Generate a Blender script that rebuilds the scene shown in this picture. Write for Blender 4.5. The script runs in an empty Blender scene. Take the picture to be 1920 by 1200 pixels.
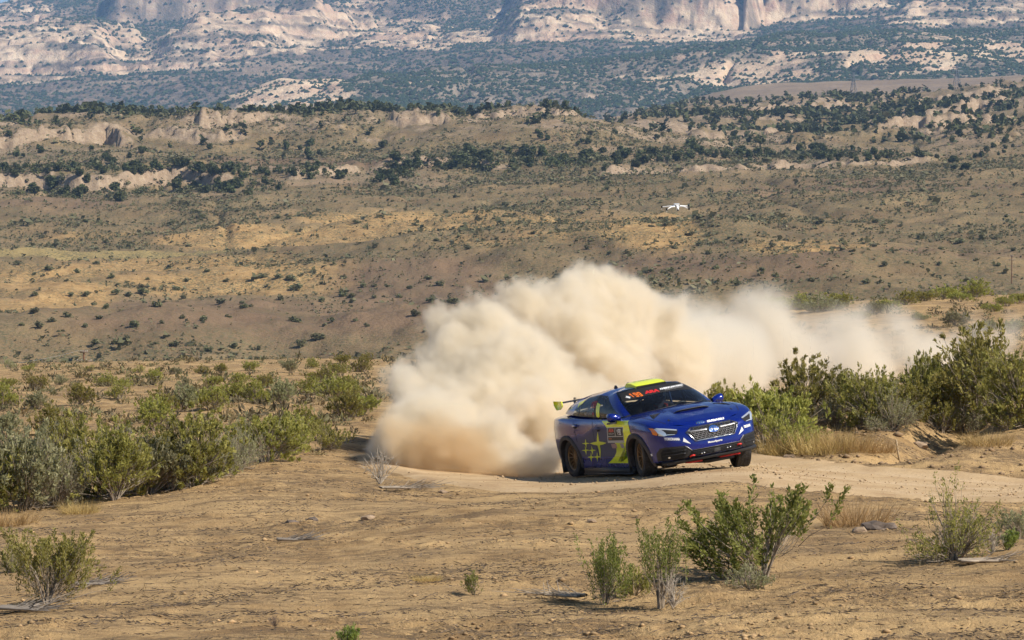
import bpy, bmesh, math, random
import numpy as np
from mathutils import Vector, Matrix, Euler
from mathutils.bvhtree import BVHTree

random.seed(7)
RNG = np.random.default_rng(7)
S = bpy.context.scene
COL = S.collection
R = math.radians

# ------------------------------------------------------------------ camera, sky, sun, exposure
CAM_H = 2.8                     # eye above the road beside the car
FPX, CX, HY = 6000.0, 960.0, 560.0   # long lens: focal length in px of a 1920 px frame, eye level at y = 560
cd = bpy.data.cameras.new('camera')
cam = bpy.data.objects.new('camera', cd); COL.objects.link(cam)
cd.sensor_width = 36.0; cd.lens = FPX / 1920 * 36.0
cd.clip_start = 0.5; cd.clip_end = 60000
cam.location = (0, 0, CAM_H)
cam.rotation_euler = (R(90) - math.atan((600 - HY) / FPX), 0, 0)
S.camera = cam

SUN_DIR = Vector((0.89, -0.45, 0)).normalized()
SUN_EL = 42.0
w = bpy.data.worlds.new('World'); S.world = w; w.use_nodes = True
nt = w.node_tree; nt.nodes.clear()
sky = nt.nodes.new('ShaderNodeTexSky'); sky.sky_type = 'NISHITA'; sky.sun_disc = False
sky.sun_elevation = R(SUN_EL); sky.sun_rotation = math.atan2(SUN_DIR.x, SUN_DIR.y)
sky.air_density = 1.0; sky.dust_density = 0.6; sky.altitude = 1400
bg = nt.nodes.new('ShaderNodeBackground'); bg.inputs['Strength'].default_value = 0.072
wo = nt.nodes.new('ShaderNodeOutputWorld')
nt.links.new(sky.outputs[0], bg.inputs['Color']); nt.links.new(bg.outputs[0], wo.inputs['Surface'])
sl = bpy.data.lights.new('sun', 'SUN'); sun = bpy.data.objects.new('sun', sl); COL.objects.link(sun)
sl.energy = 5.0; sl.angle = R(0.53); sl.color = (1.0, 0.92, 0.80)
sv = Vector((SUN_DIR.x * math.cos(R(SUN_EL)), SUN_DIR.y * math.cos(R(SUN_EL)), math.sin(R(SUN_EL))))
sun.rotation_euler = sv.to_track_quat('Z', 'Y').to_euler()
S.view_settings.view_transform = 'Standard'; S.view_settings.look = 'None'
S.view_settings.exposure = 0.44; S.view_settings.gamma = 1.0; S.view_settings.use_curve_mapping = False
S.render.engine = 'CYCLES'
cy = S.cycles
cy.use_denoising = True
try: cy.denoiser = 'OPENIMAGEDENOISE'
except Exception: pass
cy.max_bounces = 8; cy.diffuse_bounces = 2; cy.glossy_bounces = 3; cy.transmission_bounces = 4
cy.transparent_max_bounces = 12; cy.volume_bounces = 6; cy.volume_step_rate = 1.6; cy.volume_max_steps = 512
cy.use_adaptive_sampling = True; cy.adaptive_threshold = 0.02
cy.caustics_reflective = False; cy.caustics_refractive = False
cy.sample_clamp_indirect = 6.0

# ------------------------------------------------------------------ helpers
def P(px, py, d):
    """World point seen at (px, py) of the 1920 x 1200 photograph, d metres away."""
    return Vector(((px - CX) / FPX * d, d, CAM_H + (HY - py) / FPX * d))

def tag(o, label=None, cat=None, group=None, kind=None):
    if label: o['label'] = label
    if cat: o['category'] = cat
    if group: o['group'] = group
    if kind: o['kind'] = kind
    return o

def link(name, data, mats=None, parent=None):
    o = bpy.data.objects.new(name, data); COL.objects.link(o)
    if mats is not None and data is not None:
        for m in (mats if isinstance(mats, (list, tuple)) else [mats]): data.materials.append(m)
    if parent: o.parent = parent
    return o

def empty(name, loc=(0, 0, 0), rz=0.0):
    o = bpy.data.objects.new(name, None); COL.objects.link(o)
    o.location = loc; o.rotation_euler = (0, 0, rz); o.empty_display_size = 0.2
    return o

def np_mesh(name, verts, faces, smooth=False, attrs=None, mat_idx=None):
    """faces: (n,3) or (n,4) array, or list of such arrays."""
    me = bpy.data.meshes.new(name)
    verts = np.asarray(verts, dtype=np.float32)
    fl = faces if isinstance(faces, list) else [faces]
    fl = [np.asarray(f, dtype=np.int32) for f in fl if len(f)]
    nl = sum(f.size for f in fl); nf = sum(len(f) for f in fl)
    me.vertices.add(len(verts)); me.vertices.foreach_set('co', verts.ravel())
    me.loops.add(nl); me.polygons.add(nf)
    me.loops.foreach_set('vertex_index', np.concatenate([f.ravel() for f in fl]))
    tot = np.concatenate([np.full(len(f), f.shape[1], np.int32) for f in fl])
    st = np.concatenate([[0], np.cumsum(tot)[:-1]]).astype(np.int32)
    me.polygons.foreach_set('loop_start', st)
    if smooth: me.polygons.foreach_set('use_smooth', np.ones(nf, bool))
    if mat_idx is not None: me.polygons.foreach_set('material_index', np.asarray(mat_idx, np.int32))
    if attrs:
        for k, a in attrs.items():
            a = np.asarray(a, np.float32)
            if a.ndim == 2:
                at = me.attributes.new(k, 'FLOAT_COLOR', 'POINT')
                if a.shape[1] == 3: a = np.hstack([a, np.ones((len(a), 1), np.float32)])
                at.data.foreach_set('color', np.ascontiguousarray(a, dtype=np.float32).ravel())
            else:
                at = me.attributes.new(k, 'FLOAT', 'POINT'); at.data.foreach_set('value', a)
    me.update(calc_edges=True); me.validate()
    return me

def hash2(ix, iy, seed):
    h = (ix.astype(np.int64) * 374761393 + iy.astype(np.int64) * 668265263 + seed * 1442695041) & 0xFFFFFFFF
    h = ((h ^ (h >> 13)) * 1274126177) & 0xFFFFFFFF
    h = h ^ (h >> 16)
    return (h & 0xFFFF) / 65535.0

def vnoise(x, y, seed=0):
    x = np.asarray(x, float); y = np.asarray(y, float)
    ix, iy = np.floor(x), np.floor(y); fx, fy = x - ix, y - iy
    fx = fx * fx * fx * (fx * (fx * 6 - 15) + 10); fy = fy * fy * fy * (fy * (fy * 6 - 15) + 10)
    a, b = hash2(ix, iy, seed), hash2(ix + 1, iy, seed)
    c, d = hash2(ix, iy + 1, seed), hash2(ix + 1, iy + 1, seed)
    return (a + (b - a) * fx) * (1 - fy) + (c + (d - c) * fx) * fy - 0.5

def fbm(x, y, octv=4, seed=0, gain=0.5):
    s = 0; a = 1.0; c, sn = math.cos(0.6), math.sin(0.6)
    for k in range(octv):
        s = s + a * vnoise(x, y, seed + k * 17); a *= gain
        x, y = (x * c - y * sn) * 2.03 + 11.3, (x * sn + y * c) * 2.03 + 5.7
    return s

def ss(a, b, x):
    t = np.clip((x - a) / (b - a), 0, 1); return t * t * (3 - 2 * t)

class TPS:
    """Thin plate spline through scattered heights."""
    def __init__(self, uv, val, lam=1e-3):
        self.uv = np.asarray(uv, float); n = len(uv)
        K = self.k(self.uv, self.uv) + lam * np.eye(n)
        Pm = np.hstack([np.ones((n, 1)), self.uv])
        A = np.block([[K, Pm], [Pm.T, np.zeros((3, 3))]])
        self.c = np.linalg.solve(A, np.concatenate([val, np.zeros(3)]))
    def k(self, a, b):
        r2 = ((a[:, None, :] - b[None, :, :]) ** 2).sum(-1)
        return np.where(r2 > 1e-12, 0.5 * r2 * np.log(r2 + 1e-20), 0)
    def __call__(self, uv):
        out = np.empty(len(uv))
        for i in range(0, len(uv), 60000):
            q = uv[i:i + 60000]
            out[i:i + 60000] = self.k(q, self.uv) @ self.c[:-3] + self.c[-3] + q @ self.c[-2:]
        return out

# ------------------------------------------------------------------ material helpers
def new_mat(name):
    m = bpy.data.materials.new(name); m.use_nodes = True
    n = m.node_tree.nodes; n.clear()
    out = n.new('ShaderNodeOutputMaterial'); b = n.new('ShaderNodeBsdfPrincipled')
    m.node_tree.links.new(b.outputs[0], out.inputs['Surface'])
    return m, m.node_tree, b

def node(t, typ, **kw):
    n = t.nodes.new(typ)
    for k, v in kw.items():
        if k in n.inputs: n.inputs[k].default_value = v
        else: setattr(n, k, v)
    return n

def ramp(t, fac, stops, interp='LINEAR'):
    r = t.nodes.new('ShaderNodeValToRGB'); e = r.color_ramp.elements; r.color_ramp.interpolation = interp
    while len(e) < len(stops): e.new(0.5)
    for el, (p, c) in zip(e, stops):
        el.position = p; el.color = (*c, 1) if len(c) == 3 else c
    t.links.new(fac, r.inputs[0]); return r.outputs[0]

def noise(t, vec, scale, detail=4, rough=0.55, dist=0.0):
    n = node(t, 'ShaderNodeTexNoise', Scale=scale, Detail=detail, Roughness=rough, Distortion=dist)
    if vec is not None: t.links.new(vec, n.inputs['Vector'])
    return n.outputs['Fac']

def mix(t, fac, a, b, mode='MIX'):
    m = t.nodes.new('ShaderNodeMix'); m.data_type = 'RGBA'; m.blend_type = mode
    for sock, v in ((m.inputs[0], fac), (m.inputs[6], a), (m.inputs[7], b)):
        if hasattr(v, 'is_linked') or isinstance(v, bpy.types.NodeSocket): t.links.new(v, sock)
        elif isinstance(v, (int, float)): sock.default_value = v
        else: sock.default_value = (*v, 1) if len(v) == 3 else v
    return m.outputs[2]

def mathn(t, op, a, b=0.0, c=None):
    m = t.nodes.new('ShaderNodeMath'); m.operation = op
    for i, v in enumerate((a, b) if c is None else (a, b, c)):
        if isinstance(v, bpy.types.NodeSocket): t.links.new(v, m.inputs[i])
        else: m.inputs[i].default_value = v
    return m.outputs[0]

def maprange(t, v, a, b, c=0.0, d=1.0):
    m = t.nodes.new('ShaderNodeMapRange'); m.interpolation_type = 'SMOOTHSTEP'
    t.links.new(v, m.inputs[0])
    for i, x in enumerate((a, b, c, d)): m.inputs[i + 1].default_value = x
    return m.outputs[0]

def attr(t, name, out='Fac'):
    a = t.nodes.new('ShaderNodeAttribute'); a.attribute_name = name; return a.outputs[out]

def plain(name, col, rough=0.5, metal=0.0, coat=0.0, var=0.0, scale=8.0, spec=0.5):
    m, t, b = new_mat(name)
    b.inputs['Roughness'].default_value = rough; b.inputs['Metallic'].default_value = metal
    b.inputs['Coat Weight'].default_value = coat; b.inputs['Coat Roughness'].default_value = 0.05
    b.inputs['Specular IOR Level'].default_value = spec
    if var:
        tc = node(t, 'ShaderNodeTexCoord')
        f = noise(t, tc.outputs['Object'], scale, 5)
        c = ramp(t, f, [(0.3, tuple(x * (1 - var) for x in col)), (0.7, tuple(min(1, x * (1 + var)) for x in col))])
        t.links.new(c, b.inputs['Base Color'])
    else:
        b.inputs['Base Color'].default_value = (*col, 1)
    return m

def leaf_mat(name, cols, trans=0.25):
    """Leaves: per-leaf tint held in the mesh, some light coming through."""
    m, t, b = new_mat(name)
    c = ramp(t, attr(t, 'tint'), [(i / (len(cols) - 1), c) for i, c in enumerate(cols)])
    oi = node(t, 'ShaderNodeObjectInfo')
    hs = node(t, 'ShaderNodeHueSaturation'); t.links.new(c, hs.inputs['Color'])
    t.links.new(maprange(t, oi.outputs['Random'], 0, 1, 0.485, 0.515), hs.inputs['Hue'])
    t.links.new(maprange(t, oi.outputs['Random'], 0, 1, 0.82, 1.15), hs.inputs['Value'])
    t.links.new(hs.outputs[0], b.inputs['Base Color']); b.inputs['Roughness'].default_value = 0.6
    b.inputs['Specular IOR Level'].default_value = 0.25
    tr = node(t, 'ShaderNodeBsdfTranslucent'); t.links.new(hs.outputs[0], tr.inputs['Color'])
    ms = node(t, 'ShaderNodeMixShader'); ms.inputs[0].default_value = trans
    t.links.new(b.outputs[0], ms.inputs[1]); t.links.new(tr.outputs[0], ms.inputs[2])
    out = [n for n in t.nodes if n.type == 'OUTPUT_MATERIAL'][0]
    t.links.new(ms.outputs[0], out.inputs['Surface'])
    return m
# ================================================================== THE GROUND
def uvmap(px, d): return np.stack([np.asarray(px) / 420.0, np.log(np.asarray(d)) * 4.0], -1)

# plane under the car (banked bend): z at (x, y)
def car_plane(x, y): return CAM_H - 2.729 + 0.088 * (x - 1.968) - 0.019 * (y - 48.8)
near = []
for p, y in ((-600, 1400), (960, 1372), (2500, 1330)): near.append((p, y, 20))
near += [(-600, 1235, 26), (0, 1215, 26), (960, 1195, 26), (1920, 1165, 26), (2500, 1150, 26),
         (-600, 1115, 32), (0, 1098, 32), (500, 1085, 32), (960, 1070, 32), (1400, 1047, 32), (1920, 1030, 32), (2600, 1010, 32),
         (-600, 1030, 40), (0, 1006, 40), (500, 988, 40), (960, 966, 40), (1400, 957, 40), (1700, 958, 40), (1920, 960, 40), (2600, 950, 40),
         (-600, 965, 46), (0, 948, 46), (500, 920, 46), (820, 926, 46), (1560, 912, 46), (1920, 925, 46), (2600, 930, 46),
         (-600, 905, 52), (0, 880, 52), (480, 868, 51.5), (700, 866, 54), (870, 872, 55),
         (1480, 868, 52), (1700, 874, 51), (1920, 886, 51), (2600, 900, 51),
         (1480, 806, 56.5), (1700, 797, 55.5), (1920, 792, 55), (2600, 790, 55),
         (1480, 775, 63), (1920, 768, 63), (2600, 768, 63), (1480, 740, 78), (1920, 722, 78), (2600, 720, 78),
         (1500, 660, 105), (1920, 640, 105), (2600, 640, 105), (1500, 592, 142), (1920, 575, 142), (1500, 575, 168), (1920, 553, 168), (2600, 545, 168),
         (1250, 615, 150), (1250, 690, 100)]
for p in (1040, 1200, 1390):
    for d in (46, 49.5, 53):
        x = (p - CX) / FPX * d
        near.append((p, HY - (car_plane(x, d) - CAM_H) / d * FPX, d))
for p, o in ((-600, 6), (0, 0), (500, -4), (900, -4), (1150, -8)):
    near += [(p, 800 + o, 65), (p, 745 + 2 * o, 85), (p, 707 + 2 * o, 115), (p, 682 + 2 * o, 150), (p, 712 + o, 205), (p, 790, 300)]
for p in (1500, 1950, 2600): near += [(p, 640, 220), (p, 760, 300)]
for p in (-600, 400, 1300, 2600): near.append((p, 905, 450))
near = np.array(near, float)
T_NEAR = TPS(uvmap(near[:, 0], near[:, 2]), near[:, 1], 1e-2)

ROAD = np.array([(22, 98), (12, 84), (6, 75), (2.6, 67), (0.9, 60), (0.8, 54), (2.4, 49.4), (6, 46.9), (10, 46.5), (16, 47.2), (30, 50)], float)
def densify(pts, n=40):
    out = []
    for i in range(len(pts) - 1):
        p0, p1, p2, p3 = pts[max(i - 1, 0)], pts[i], pts[i + 1], pts[min(i + 2, len(pts) - 1)]
        t = np.linspace(0, 1, n, endpoint=False)[:, None]
        out.append(0.5 * ((2 * p1) + (p2 - p0) * t + (2 * p0 - 5 * p1 + 4 * p2 - p3) * t ** 2 + (3 * p1 - p0 - 3 * p2 + p3) * t ** 3))
    return np.vstack(out + [pts[-1:]])
ROADC = densify(ROAD, 30)
ROAD_HW = 3.3
def road_dist(x, y):
    d = np.full(x.shape, 1e9); m = (x > -8) & (x < 40) & (y > 38) & (y < 110)
    q = np.stack([x[m], y[m]], -1); o = np.empty(len(q))
    for i in range(0, len(q), 20000):
        o[i:i + 20000] = np.sqrt(((q[i:i + 20000, None, :] - ROADC[None]) ** 2).sum(-1)).min(1)
    d[m] = o; return d

def ground_base(x, y):
    """Smooth height of the near plain at world (x, y)."""
    x = np.atleast_1d(np.asarray(x, float)); y = np.atleast_1d(np.asarray(y, float))
    r = np.hypot(x, y); ang = np.arctan2(x, y)
    px = np.clip(CX + np.clip(ang, -1.2, 1.2) * FPX, -600, 2600)
    d = np.clip(r, 20, 450)
    e = T_NEAR(uvmap(px, d))
    z = CAM_H + (HY - e) / FPX * d
    back = ss(0.35, 1.0, np.abs(ang))
    return z * (1 - back) + (0.0 - 25.5 * ss(140, 450, r)) * back

def ground_h(x, y, detail=True):
    x = np.atleast_1d(np.asarray(x, float)); y = np.atleast_1d(np.asarray(y, float))
    z = ground_base(x, y)
    rd = road_dist(x, y); rm = 1 - ss(ROAD_HW * 0.75, ROAD_HW * 1.25, rd)
    z = z - 0.02 * rm
    z = z + (1 - rm) * (0.13 * fbm(x / 3.1, y / 3.1, 3, 1) + 0.05 * fbm(x / 0.9, y / 0.9, 3, 5))
    z = z - .42 * np.exp(-((x - 6.75 - (y - 53) * .38) / .55) ** 2) * ss(50.8, 52.2, y) * (1 - ss(55.5, 58, y))  # gully added in the bank so its wall throws a dark shadow
    if detail:
        # clods and crumbs, stronger on the churned strips and on the bank beside the road
        churn = ss(0.02, 0.35, fbm(x / 2.2 + 3, (y + 0.5 * x) / 1.2, 3, 31))
        bank = ss(3.2, 3.7, rd) * (1 - ss(5.5, 8, rd)) * ss(2.5, 4.0, x)
        k = (1 - rm * 0.9) * (0.30 + 0.8 * churn + 0.45 * bank)
        z = z + k * (0.055 * fbm((x + .5 * y) / 0.55, (y - .5 * x) / 0.24, 4, 9, .6) + 0.045 * np.maximum(0, vnoise(x / 0.13, y / 0.17, 12) - 0.12))
    return z

def polar_sheet(rows, cols, hfun):
    A, D = np.meshgrid(cols, rows); x, y = D * np.sin(A), D * np.cos(A)
    z = hfun(x.ravel(), y.ravel())
    nr, nc = A.shape; i = np.arange(nr * nc).reshape(nr, nc)
    f = np.stack([i[:-1, :-1], i[:-1, 1:], i[1:, 1:], i[1:, :-1]], -1).reshape(-1, 4)
    return np.stack([x.ravel(), y.ravel(), z], -1), f

dense = R(12.2)
cols = np.concatenate([np.arange(-180, -14, 6) * math.pi / 180, np.linspace(-R(14), -dense, 12, endpoint=False),
                       np.linspace(-dense, dense, 700), np.linspace(dense, R(14), 13)[1:], np.arange(18, 181, 6) * math.pi / 180])
rows = [2.0, 6, 12, 17, 20]; d = 20.0
while d < 170: d += max(0.045, d * d / 16800 * 1.15); rows.append(d)
rows += [178, 190, 205, 225, 250, 290, 340, 400, 450, 900, 2500, 9500]
gv, gf = polar_sheet(np.array(rows), cols, ground_h)

# colours of bare soil: one material for the plain, its tints from noise in place
def soil_material(name, pale, mid, dark, litter, bump=0.85):
    m, t, b = new_mat(name)
    geo = node(t, 'ShaderNodeNewGeometry'); pos = geo.outputs['Position']
    big = noise(t, pos, 0.22, 4, 0.6); med = noise(t, pos, 1.7, 5, 0.65); fine = noise(t, pos, 19.0, 5, 0.7)
    c = ramp(t, med, [(0.30, dark), (0.5, mid), (0.68, pale)])
    c = mix(t, mathn(t, 'MULTIPLY', maprange(t, big, 0.42, 0.62), 0.75), c, pale)
    # grey brown litter lying in drifts along the contour
    mp = node(t, 'ShaderNodeMapping'); mp.inputs['Scale'].default_value = (0.38, 1.1, 1.0); mp.inputs['Rotation'].default_value = (0, 0, -0.5)
    t.links.new(pos, mp.inputs['Vector'])
    dr = noise(t, mp.outputs[0], 1.0, 7, 0.74, 0.5)
    sp = noise(t, mp.outputs[0], 14.0, 6, 0.78)
    lm = mathn(t, 'MULTIPLY', maprange(t, dr, 0.43, 0.58), maprange(t, sp, 0.40, 0.54))
    c = mix(t, mathn(t, 'MULTIPLY', lm, 0.80), c, litter)
    c = mix(t, mathn(t, 'MULTIPLY', maprange(t, fine, 0.35, 0.7), 0.35), c, dark)
    t.links.new(c, b.inputs['Base Color']); b.inputs['Roughness'].default_value = 0.95
    b.inputs['Specular IOR Level'].default_value = 0.15
    f2 = noise(t, pos, 38.0, 4, 0.7)
    h = mathn(t, 'ADD', mathn(t, 'MULTIPLY', fine, 0.035), mathn(t, 'MULTIPLY', f2, 0.02))
    bp = node(t, 'ShaderNodeBump', Strength=bump, Distance=1.0); t.links.new(h, bp.inputs['Height'])
    t.links.new(bp.outputs[0], b.inputs['Normal'])
    return m
M_SOIL = soil_material('dry_soil', (0.56, 0.385, 0.190), (0.43, 0.285, 0.135), (0.255, 0.158, 0.074), (0.125, 0.090, 0.058))
ground = link('ground', np_mesh('ground', gv, gf, True), M_SOIL); tag(ground, kind='structure')

# the dirt road: a worn strip with wheel ruts, sinking into the ground at its ragged edges
def build_road():
    c = ROADC; tan = np.gradient(c, axis=0); tan /= np.linalg.norm(tan, axis=1)[:, None]
    nrm = np.stack([-tan[:, 1], tan[:, 0]], -1); nt_ = 41; t = np.linspace(-1, 1, nt_)
    x = c[:, None, 0] + nrm[:, None, 0] * t * ROAD_HW * 1.1; y = c[:, None, 1] + nrm[:, None, 1] * t * ROAD_HW * 1.1
    sh = x.shape; s = np.cumsum(np.r_[0, np.linalg.norm(np.diff(c, axis=0), axis=1)])[:, None] + 0 * t
    lat = t[None, :] + 0 * s
    z = ground_h(x.ravel(), y.ravel(), False).reshape(sh)
    rag = np.abs(lat) + 0.16 * fbm(s / 1.4, lat * 3, 3, 77)
    z = z + 0.034 - 0.09 * ss(0.80, 1.0, rag)
    rut = np.exp(-((np.abs(lat + 0.1 * fbm(s / 6, 0 * s, 2, 4)) - 0.28) / 0.07) ** 2) + np.exp(-((lat - 0.62) / 0.05) ** 2)
    z = z + .035 * np.exp(-((np.abs(lat) - .80) / .07) ** 2) * (1 + fbm(s / .8, lat * 4, 2, 9)) - 0.030 * np.clip(rut, 0, 1) + 0.012 * fbm(s / 0.5, lat * 6, 3, 6)
    v = np.stack([x.ravel(), y.ravel(), z.ravel()], -1)
    i = np.arange(sh[0] * sh[1]).reshape(sh)
    f = np.stack([i[:-1, :-1], i[1:, :-1], i[1:, 1:], i[:-1, 1:]], -1).reshape(-1, 4)
    me = np_mesh('road', v, f, True, {'rut': np.clip(rut.ravel(), 0, 1)})
    m, tr, b = new_mat('packed_dirt'); geo = node(tr, 'ShaderNodeNewGeometry'); pos = geo.outputs['Position']
    a = noise(tr, pos, 1.3, 5, 0.65); f_ = noise(tr, pos, 22.0, 4, 0.7)
    cc = ramp(tr, a, [(0.3, (0.36, 0.240, 0.130)), (0.52, (0.47, 0.335, 0.19)), (0.7, (0.53, 0.39, 0.235))])
    cc = mix(tr, mathn(tr, 'MULTIPLY', attr(tr, 'rut'), 0.6), cc, (0.57, 0.43, 0.275))
    cc = mix(tr, mathn(tr, 'MULTIPLY', maprange(tr, f_, 0.45, 0.72), 0.4), cc, (0.24, 0.165, 0.10))
    tr.links.new(cc, b.inputs['Base Color']); b.inputs['Roughness'].default_value = 0.95; b.inputs['Specular IOR Level'].default_value = 0.15
    bp = node(tr, 'ShaderNodeBump', Strength=0.5, Distance=1.0); tr.links.new(mathn(tr, 'MULTIPLY', f_, 0.03), bp.inputs['Height'])
    tr.links.new(bp.outputs[0], b.inputs['Normal'])
    return tag(link('road', me, m), kind='structure')
build_road()

def gz(x, y): return float(ground_h([x], [y], False)[0])
def on_ground(px, py, lo=20.0, hi=170.0):
    """First place along the sight line through (px, py) where it meets the near plain."""
    dd = np.geomspace(lo, hi, 900); x = (px - CX) / FPX * dd; z = CAM_H + (HY - py) / FPX * dd
    g = ground_h(x, dd, False); k = np.argmax(z <= g)
    if z[k] > g[k]: k = len(dd) - 1
    return Vector((x[k], dd[k], g[k]))

# ================================================================== THE HILLSIDE ACROSS THE VALLEY
hill = []
for p, L in {-700: ((860, 500), (720, 600), (630, 720), (560, 850), (500, 950), (440, 1050), (360, 1230), (290, 1400), (250, 1560), (330, 2000)),
             0: ((850, 500), (700, 600), (600, 720), (530, 850), (490, 900), (474, 960), (400, 1050), (338, 1220), (272, 1370), (234, 1530), (300, 1900)),
             350: ((850, 500), (690, 600), (600, 720), (530, 850), (495, 900), (460, 960), (395, 1050), (335, 1220), (255, 1390), (212, 1530), (290, 1900)),
             750: ((850, 500), (675, 600), (590, 720), (505, 850), (440, 960), (390, 1060), (330, 1220), (250, 1400), (216, 1530), (290, 1900)),
             1060: ((850, 490), (660, 580), (560, 720), (480, 850), (420, 960), (345, 1130), (290, 1280), (240, 1400), (216, 1520), (255, 1700), (262, 1900)),
             1200: ((850, 490), (640, 580), (540, 720), (470, 850), (400, 980), (330, 1150), (280, 1330), (262, 1480), (250, 1640), (236, 1800), (215, 2150), (230, 2600)),
             1500: ((800, 490), (590, 590), (520, 720), (440, 850), (380, 980), (310, 1180), (285, 1330), (262, 1500), (240, 1700), (218, 1950), (190, 2250), (215, 2600)),
             1920: ((760, 490), (560, 590), (505, 720), (430, 850), (370, 980), (300, 1180), (270, 1340), (240, 1520), (205, 1750), (178, 2000), (160, 2250), (200, 2600)),
             2600: ((740, 490), (550, 590), (495, 720), (420, 850), (350, 980), (280, 1180), (240, 1340), (205, 1520), (175, 1750), (150, 2000), (130, 2250), (170, 2600))}.items():
    for y, dd in L: hill.append((p, y, dd))
hill = np.array(hill, float)
T_HILL = TPS(uvmap(hill[:, 0], hill[:, 2] ** 1.0), hill[:, 1], 3e-2)
MOUNDS = [(450, 660, 60, 26, 5.0), (1010, 905, 40, 20, 4.5), (1190, 850, 34, 20, 5.0), (930, 640, 50, 24, 3.0), (1330, 690, 60, 20, 3.0),
          (150, 800, 50, 25, 4.0), (300, 845, 30, 14, 4.0), (560, 850, 34, 16, 3.5), (760, 900, 40, 18, 3.0), (1600, 700, 60, 26, 4.0), (60, 650, 40, 22, 3.0)]
# rock ledges: px range, distance at both ends, height
LEDGES = [(-60, 250, 1345, 1385, 4.5), (285, 470, 1420, 1395, 2.6), (730, 850, 1430, 1420, 3.6), (-60, 455, 1185, 1195, 4.2), (540, 680, 1170, 1215, 2.6),
          (690, 960, 1240, 1235, 2.0), (1120, 1420, 1165, 1180, 2.6), (1400, 1760, 1190, 1215, 1.6), (890, 1095, 1455, 1475, 4.2), (1290, 1360, 1520, 1530, 6.0),
          (1430, 1490, 1500, 1500, 4.0), (1640, 1920, 1480, 1560, 5.0), (1560, 1930, 1900, 1980, 5.0), (1390, 1620, 1960, 2010, 4.5), (1690, 1960, 1730, 1780, 4.5),
          (330, 560, 1440, 1450, 3.0)]
def px_of(x, y): return CX + x / np.maximum(y, 1) * FPX
def hill_h(x, y, detail=True, want=False):
    x = np.atleast_1d(np.asarray(x, float)); y = np.atleast_1d(np.asarray(y, float))
    px = px_of(x, y); e = T_HILL(uvmap(np.clip(px, -700, 2600), np.clip(y, 490, 2600)))
    z = CAM_H + (HY - e) / FPX * y
    for p, dd, sx, sy, h in MOUNDS:
        cx_ = (p - CX) / FPX * dd; z = z + h * np.exp(-((x - cx_) / (sx * dd / 1000)) ** 2 / 2 * 1.0 - ((y - dd) / sy) ** 2 / 2)
    led = np.zeros_like(z)
    for a, b_, d0, d1, h in LEDGES:
        tt = (px - a) / (b_ - a); de = d0 + (d1 - d0) * tt + 34 * vnoise(x / 26.0, x * 0 + a, 3) + 9 * vnoise(x / 6.0, x * 0 + a, 4)
        win = ss(-0.06, 0.10, tt) * (1 - ss(0.88, 1.06, tt)); hh = h * win * (0.9 + 0.45 * vnoise(x / 34, x * 0 + a, 8))
        q = y - de
        z = z + hh * ss(0, 4.0, q) * (1 - ss(10, 85, q)) 
        led = np.maximum(led, win * ss(-7, -1, q) * (1 - ss(4, 16, q)))
    far = ss(1280, 1400, y)
    z = z + (4.0 + 4 * far) * fbm(x / 70, y / 62, 4, 41) + 1.6 * fbm(x / 14, y / 16, 3, 43)
    # gullies running down the slope
    g = np.abs(vnoise(x / 38 + 0.8 * fbm(x / 60, y / 60, 2, 2), y / 150, 51)); z = z - 1.5 * np.exp(-(g / 0.07) ** 2)
    if detail:
        cell = lambda sx, sy, k: hash2(np.floor(x / sx + .7 * fbm(x / 9, y / 9, 2, k)), np.floor(y / sy + .7 * fbm(x / 9, y / 9, 2, k + 1)), k) - .5
        z = z + (1.7 * led + .45 * far) * cell(4.2, 7.0, 161) + (.9 * led + .3 * far) * cell(1.9, 4.5, 163)
        z = z + 0.5 * fbm(x / 4.0, y / 5.0, 3, 47)
        z = z + (1.1 * far + 1.8 * led) * np.abs(fbm(x / 7, y / 9, 3, 66)) + (0.9 + 2.6 * far + 2.8 * led) * np.maximum(0, vnoise(x / 3.3, y / 5.5, 61) - 0.17) * (0.4 + ss(0.0, 0.3, fbm(x / 60, y / 60, 3, 63)))
    return (z, e, px, led) if want else z
def ell(px, e, cx_, cy_, rx, ry, soft=0.6):
    return np.exp(-(np.maximum(0, np.hypot((px - cx_) / rx, (e - cy_) / ry) - 0.55) / soft) ** 2)
cols_h = np.linspace(R(-14), R(14), 760)
rows_h = [500, 540]; dd = 560.0
while dd < 2650: dd += 2.3 + 3.6 * ss(560, 2600, dd); rows_h.append(dd)
A_, D_ = np.meshgrid(cols_h, np.array(rows_h)); hx, hy = (D_ * np.tan(A_)).ravel(), D_.ravel()
hz, he, hpx, hled = hill_h(hx, hy, True, True)
i = np.arange(A_.size).reshape(A_.shape)
hf = np.stack([i[:-1, :-1], i[:-1, 1:], i[1:, 1:], i[1:, :-1]], -1).reshape(-1, 4)
nz = lambda k, sx, sy, o=4: fbm(hx / sx, hy / sy, o, k)
gold = np.zeros_like(hz)
for q in ((300, 520, 330, 40), (100, 560, 110, 60), (980, 432, 150, 26), (1210, 465, 100, 26), (960, 475, 120, 20), (1330, 415, 220, 24), (500, 445, 400, 26), (1560, 470, 160, 20),
          (820, 420, 300, 24)):
    gold = np.maximum(gold, ell(hpx, he, *q))
gold = ss(0.25, 0.75, gold * (0.75 + 0.9 * nz(81, 30, 36)))
grassy = ss(0.3, 0.7, np.maximum(ell(hpx, he, 180, 478, 330, 7, 0.4), 0) * (0.9 + 0.5 * nz(82, 40, 20)))
mauve = np.zeros_like(hz)
for q in ((460, 612, 520, 46), (1330, 520, 260, 34), (1700, 490, 260, 26), (1650, 350, 300, 16), (820, 545, 200, 40), (600, 305, 330, 14), (100, 380, 160, 14)):
    mauve = np.maximum(mauve, ell(hpx, he, *q))
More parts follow.
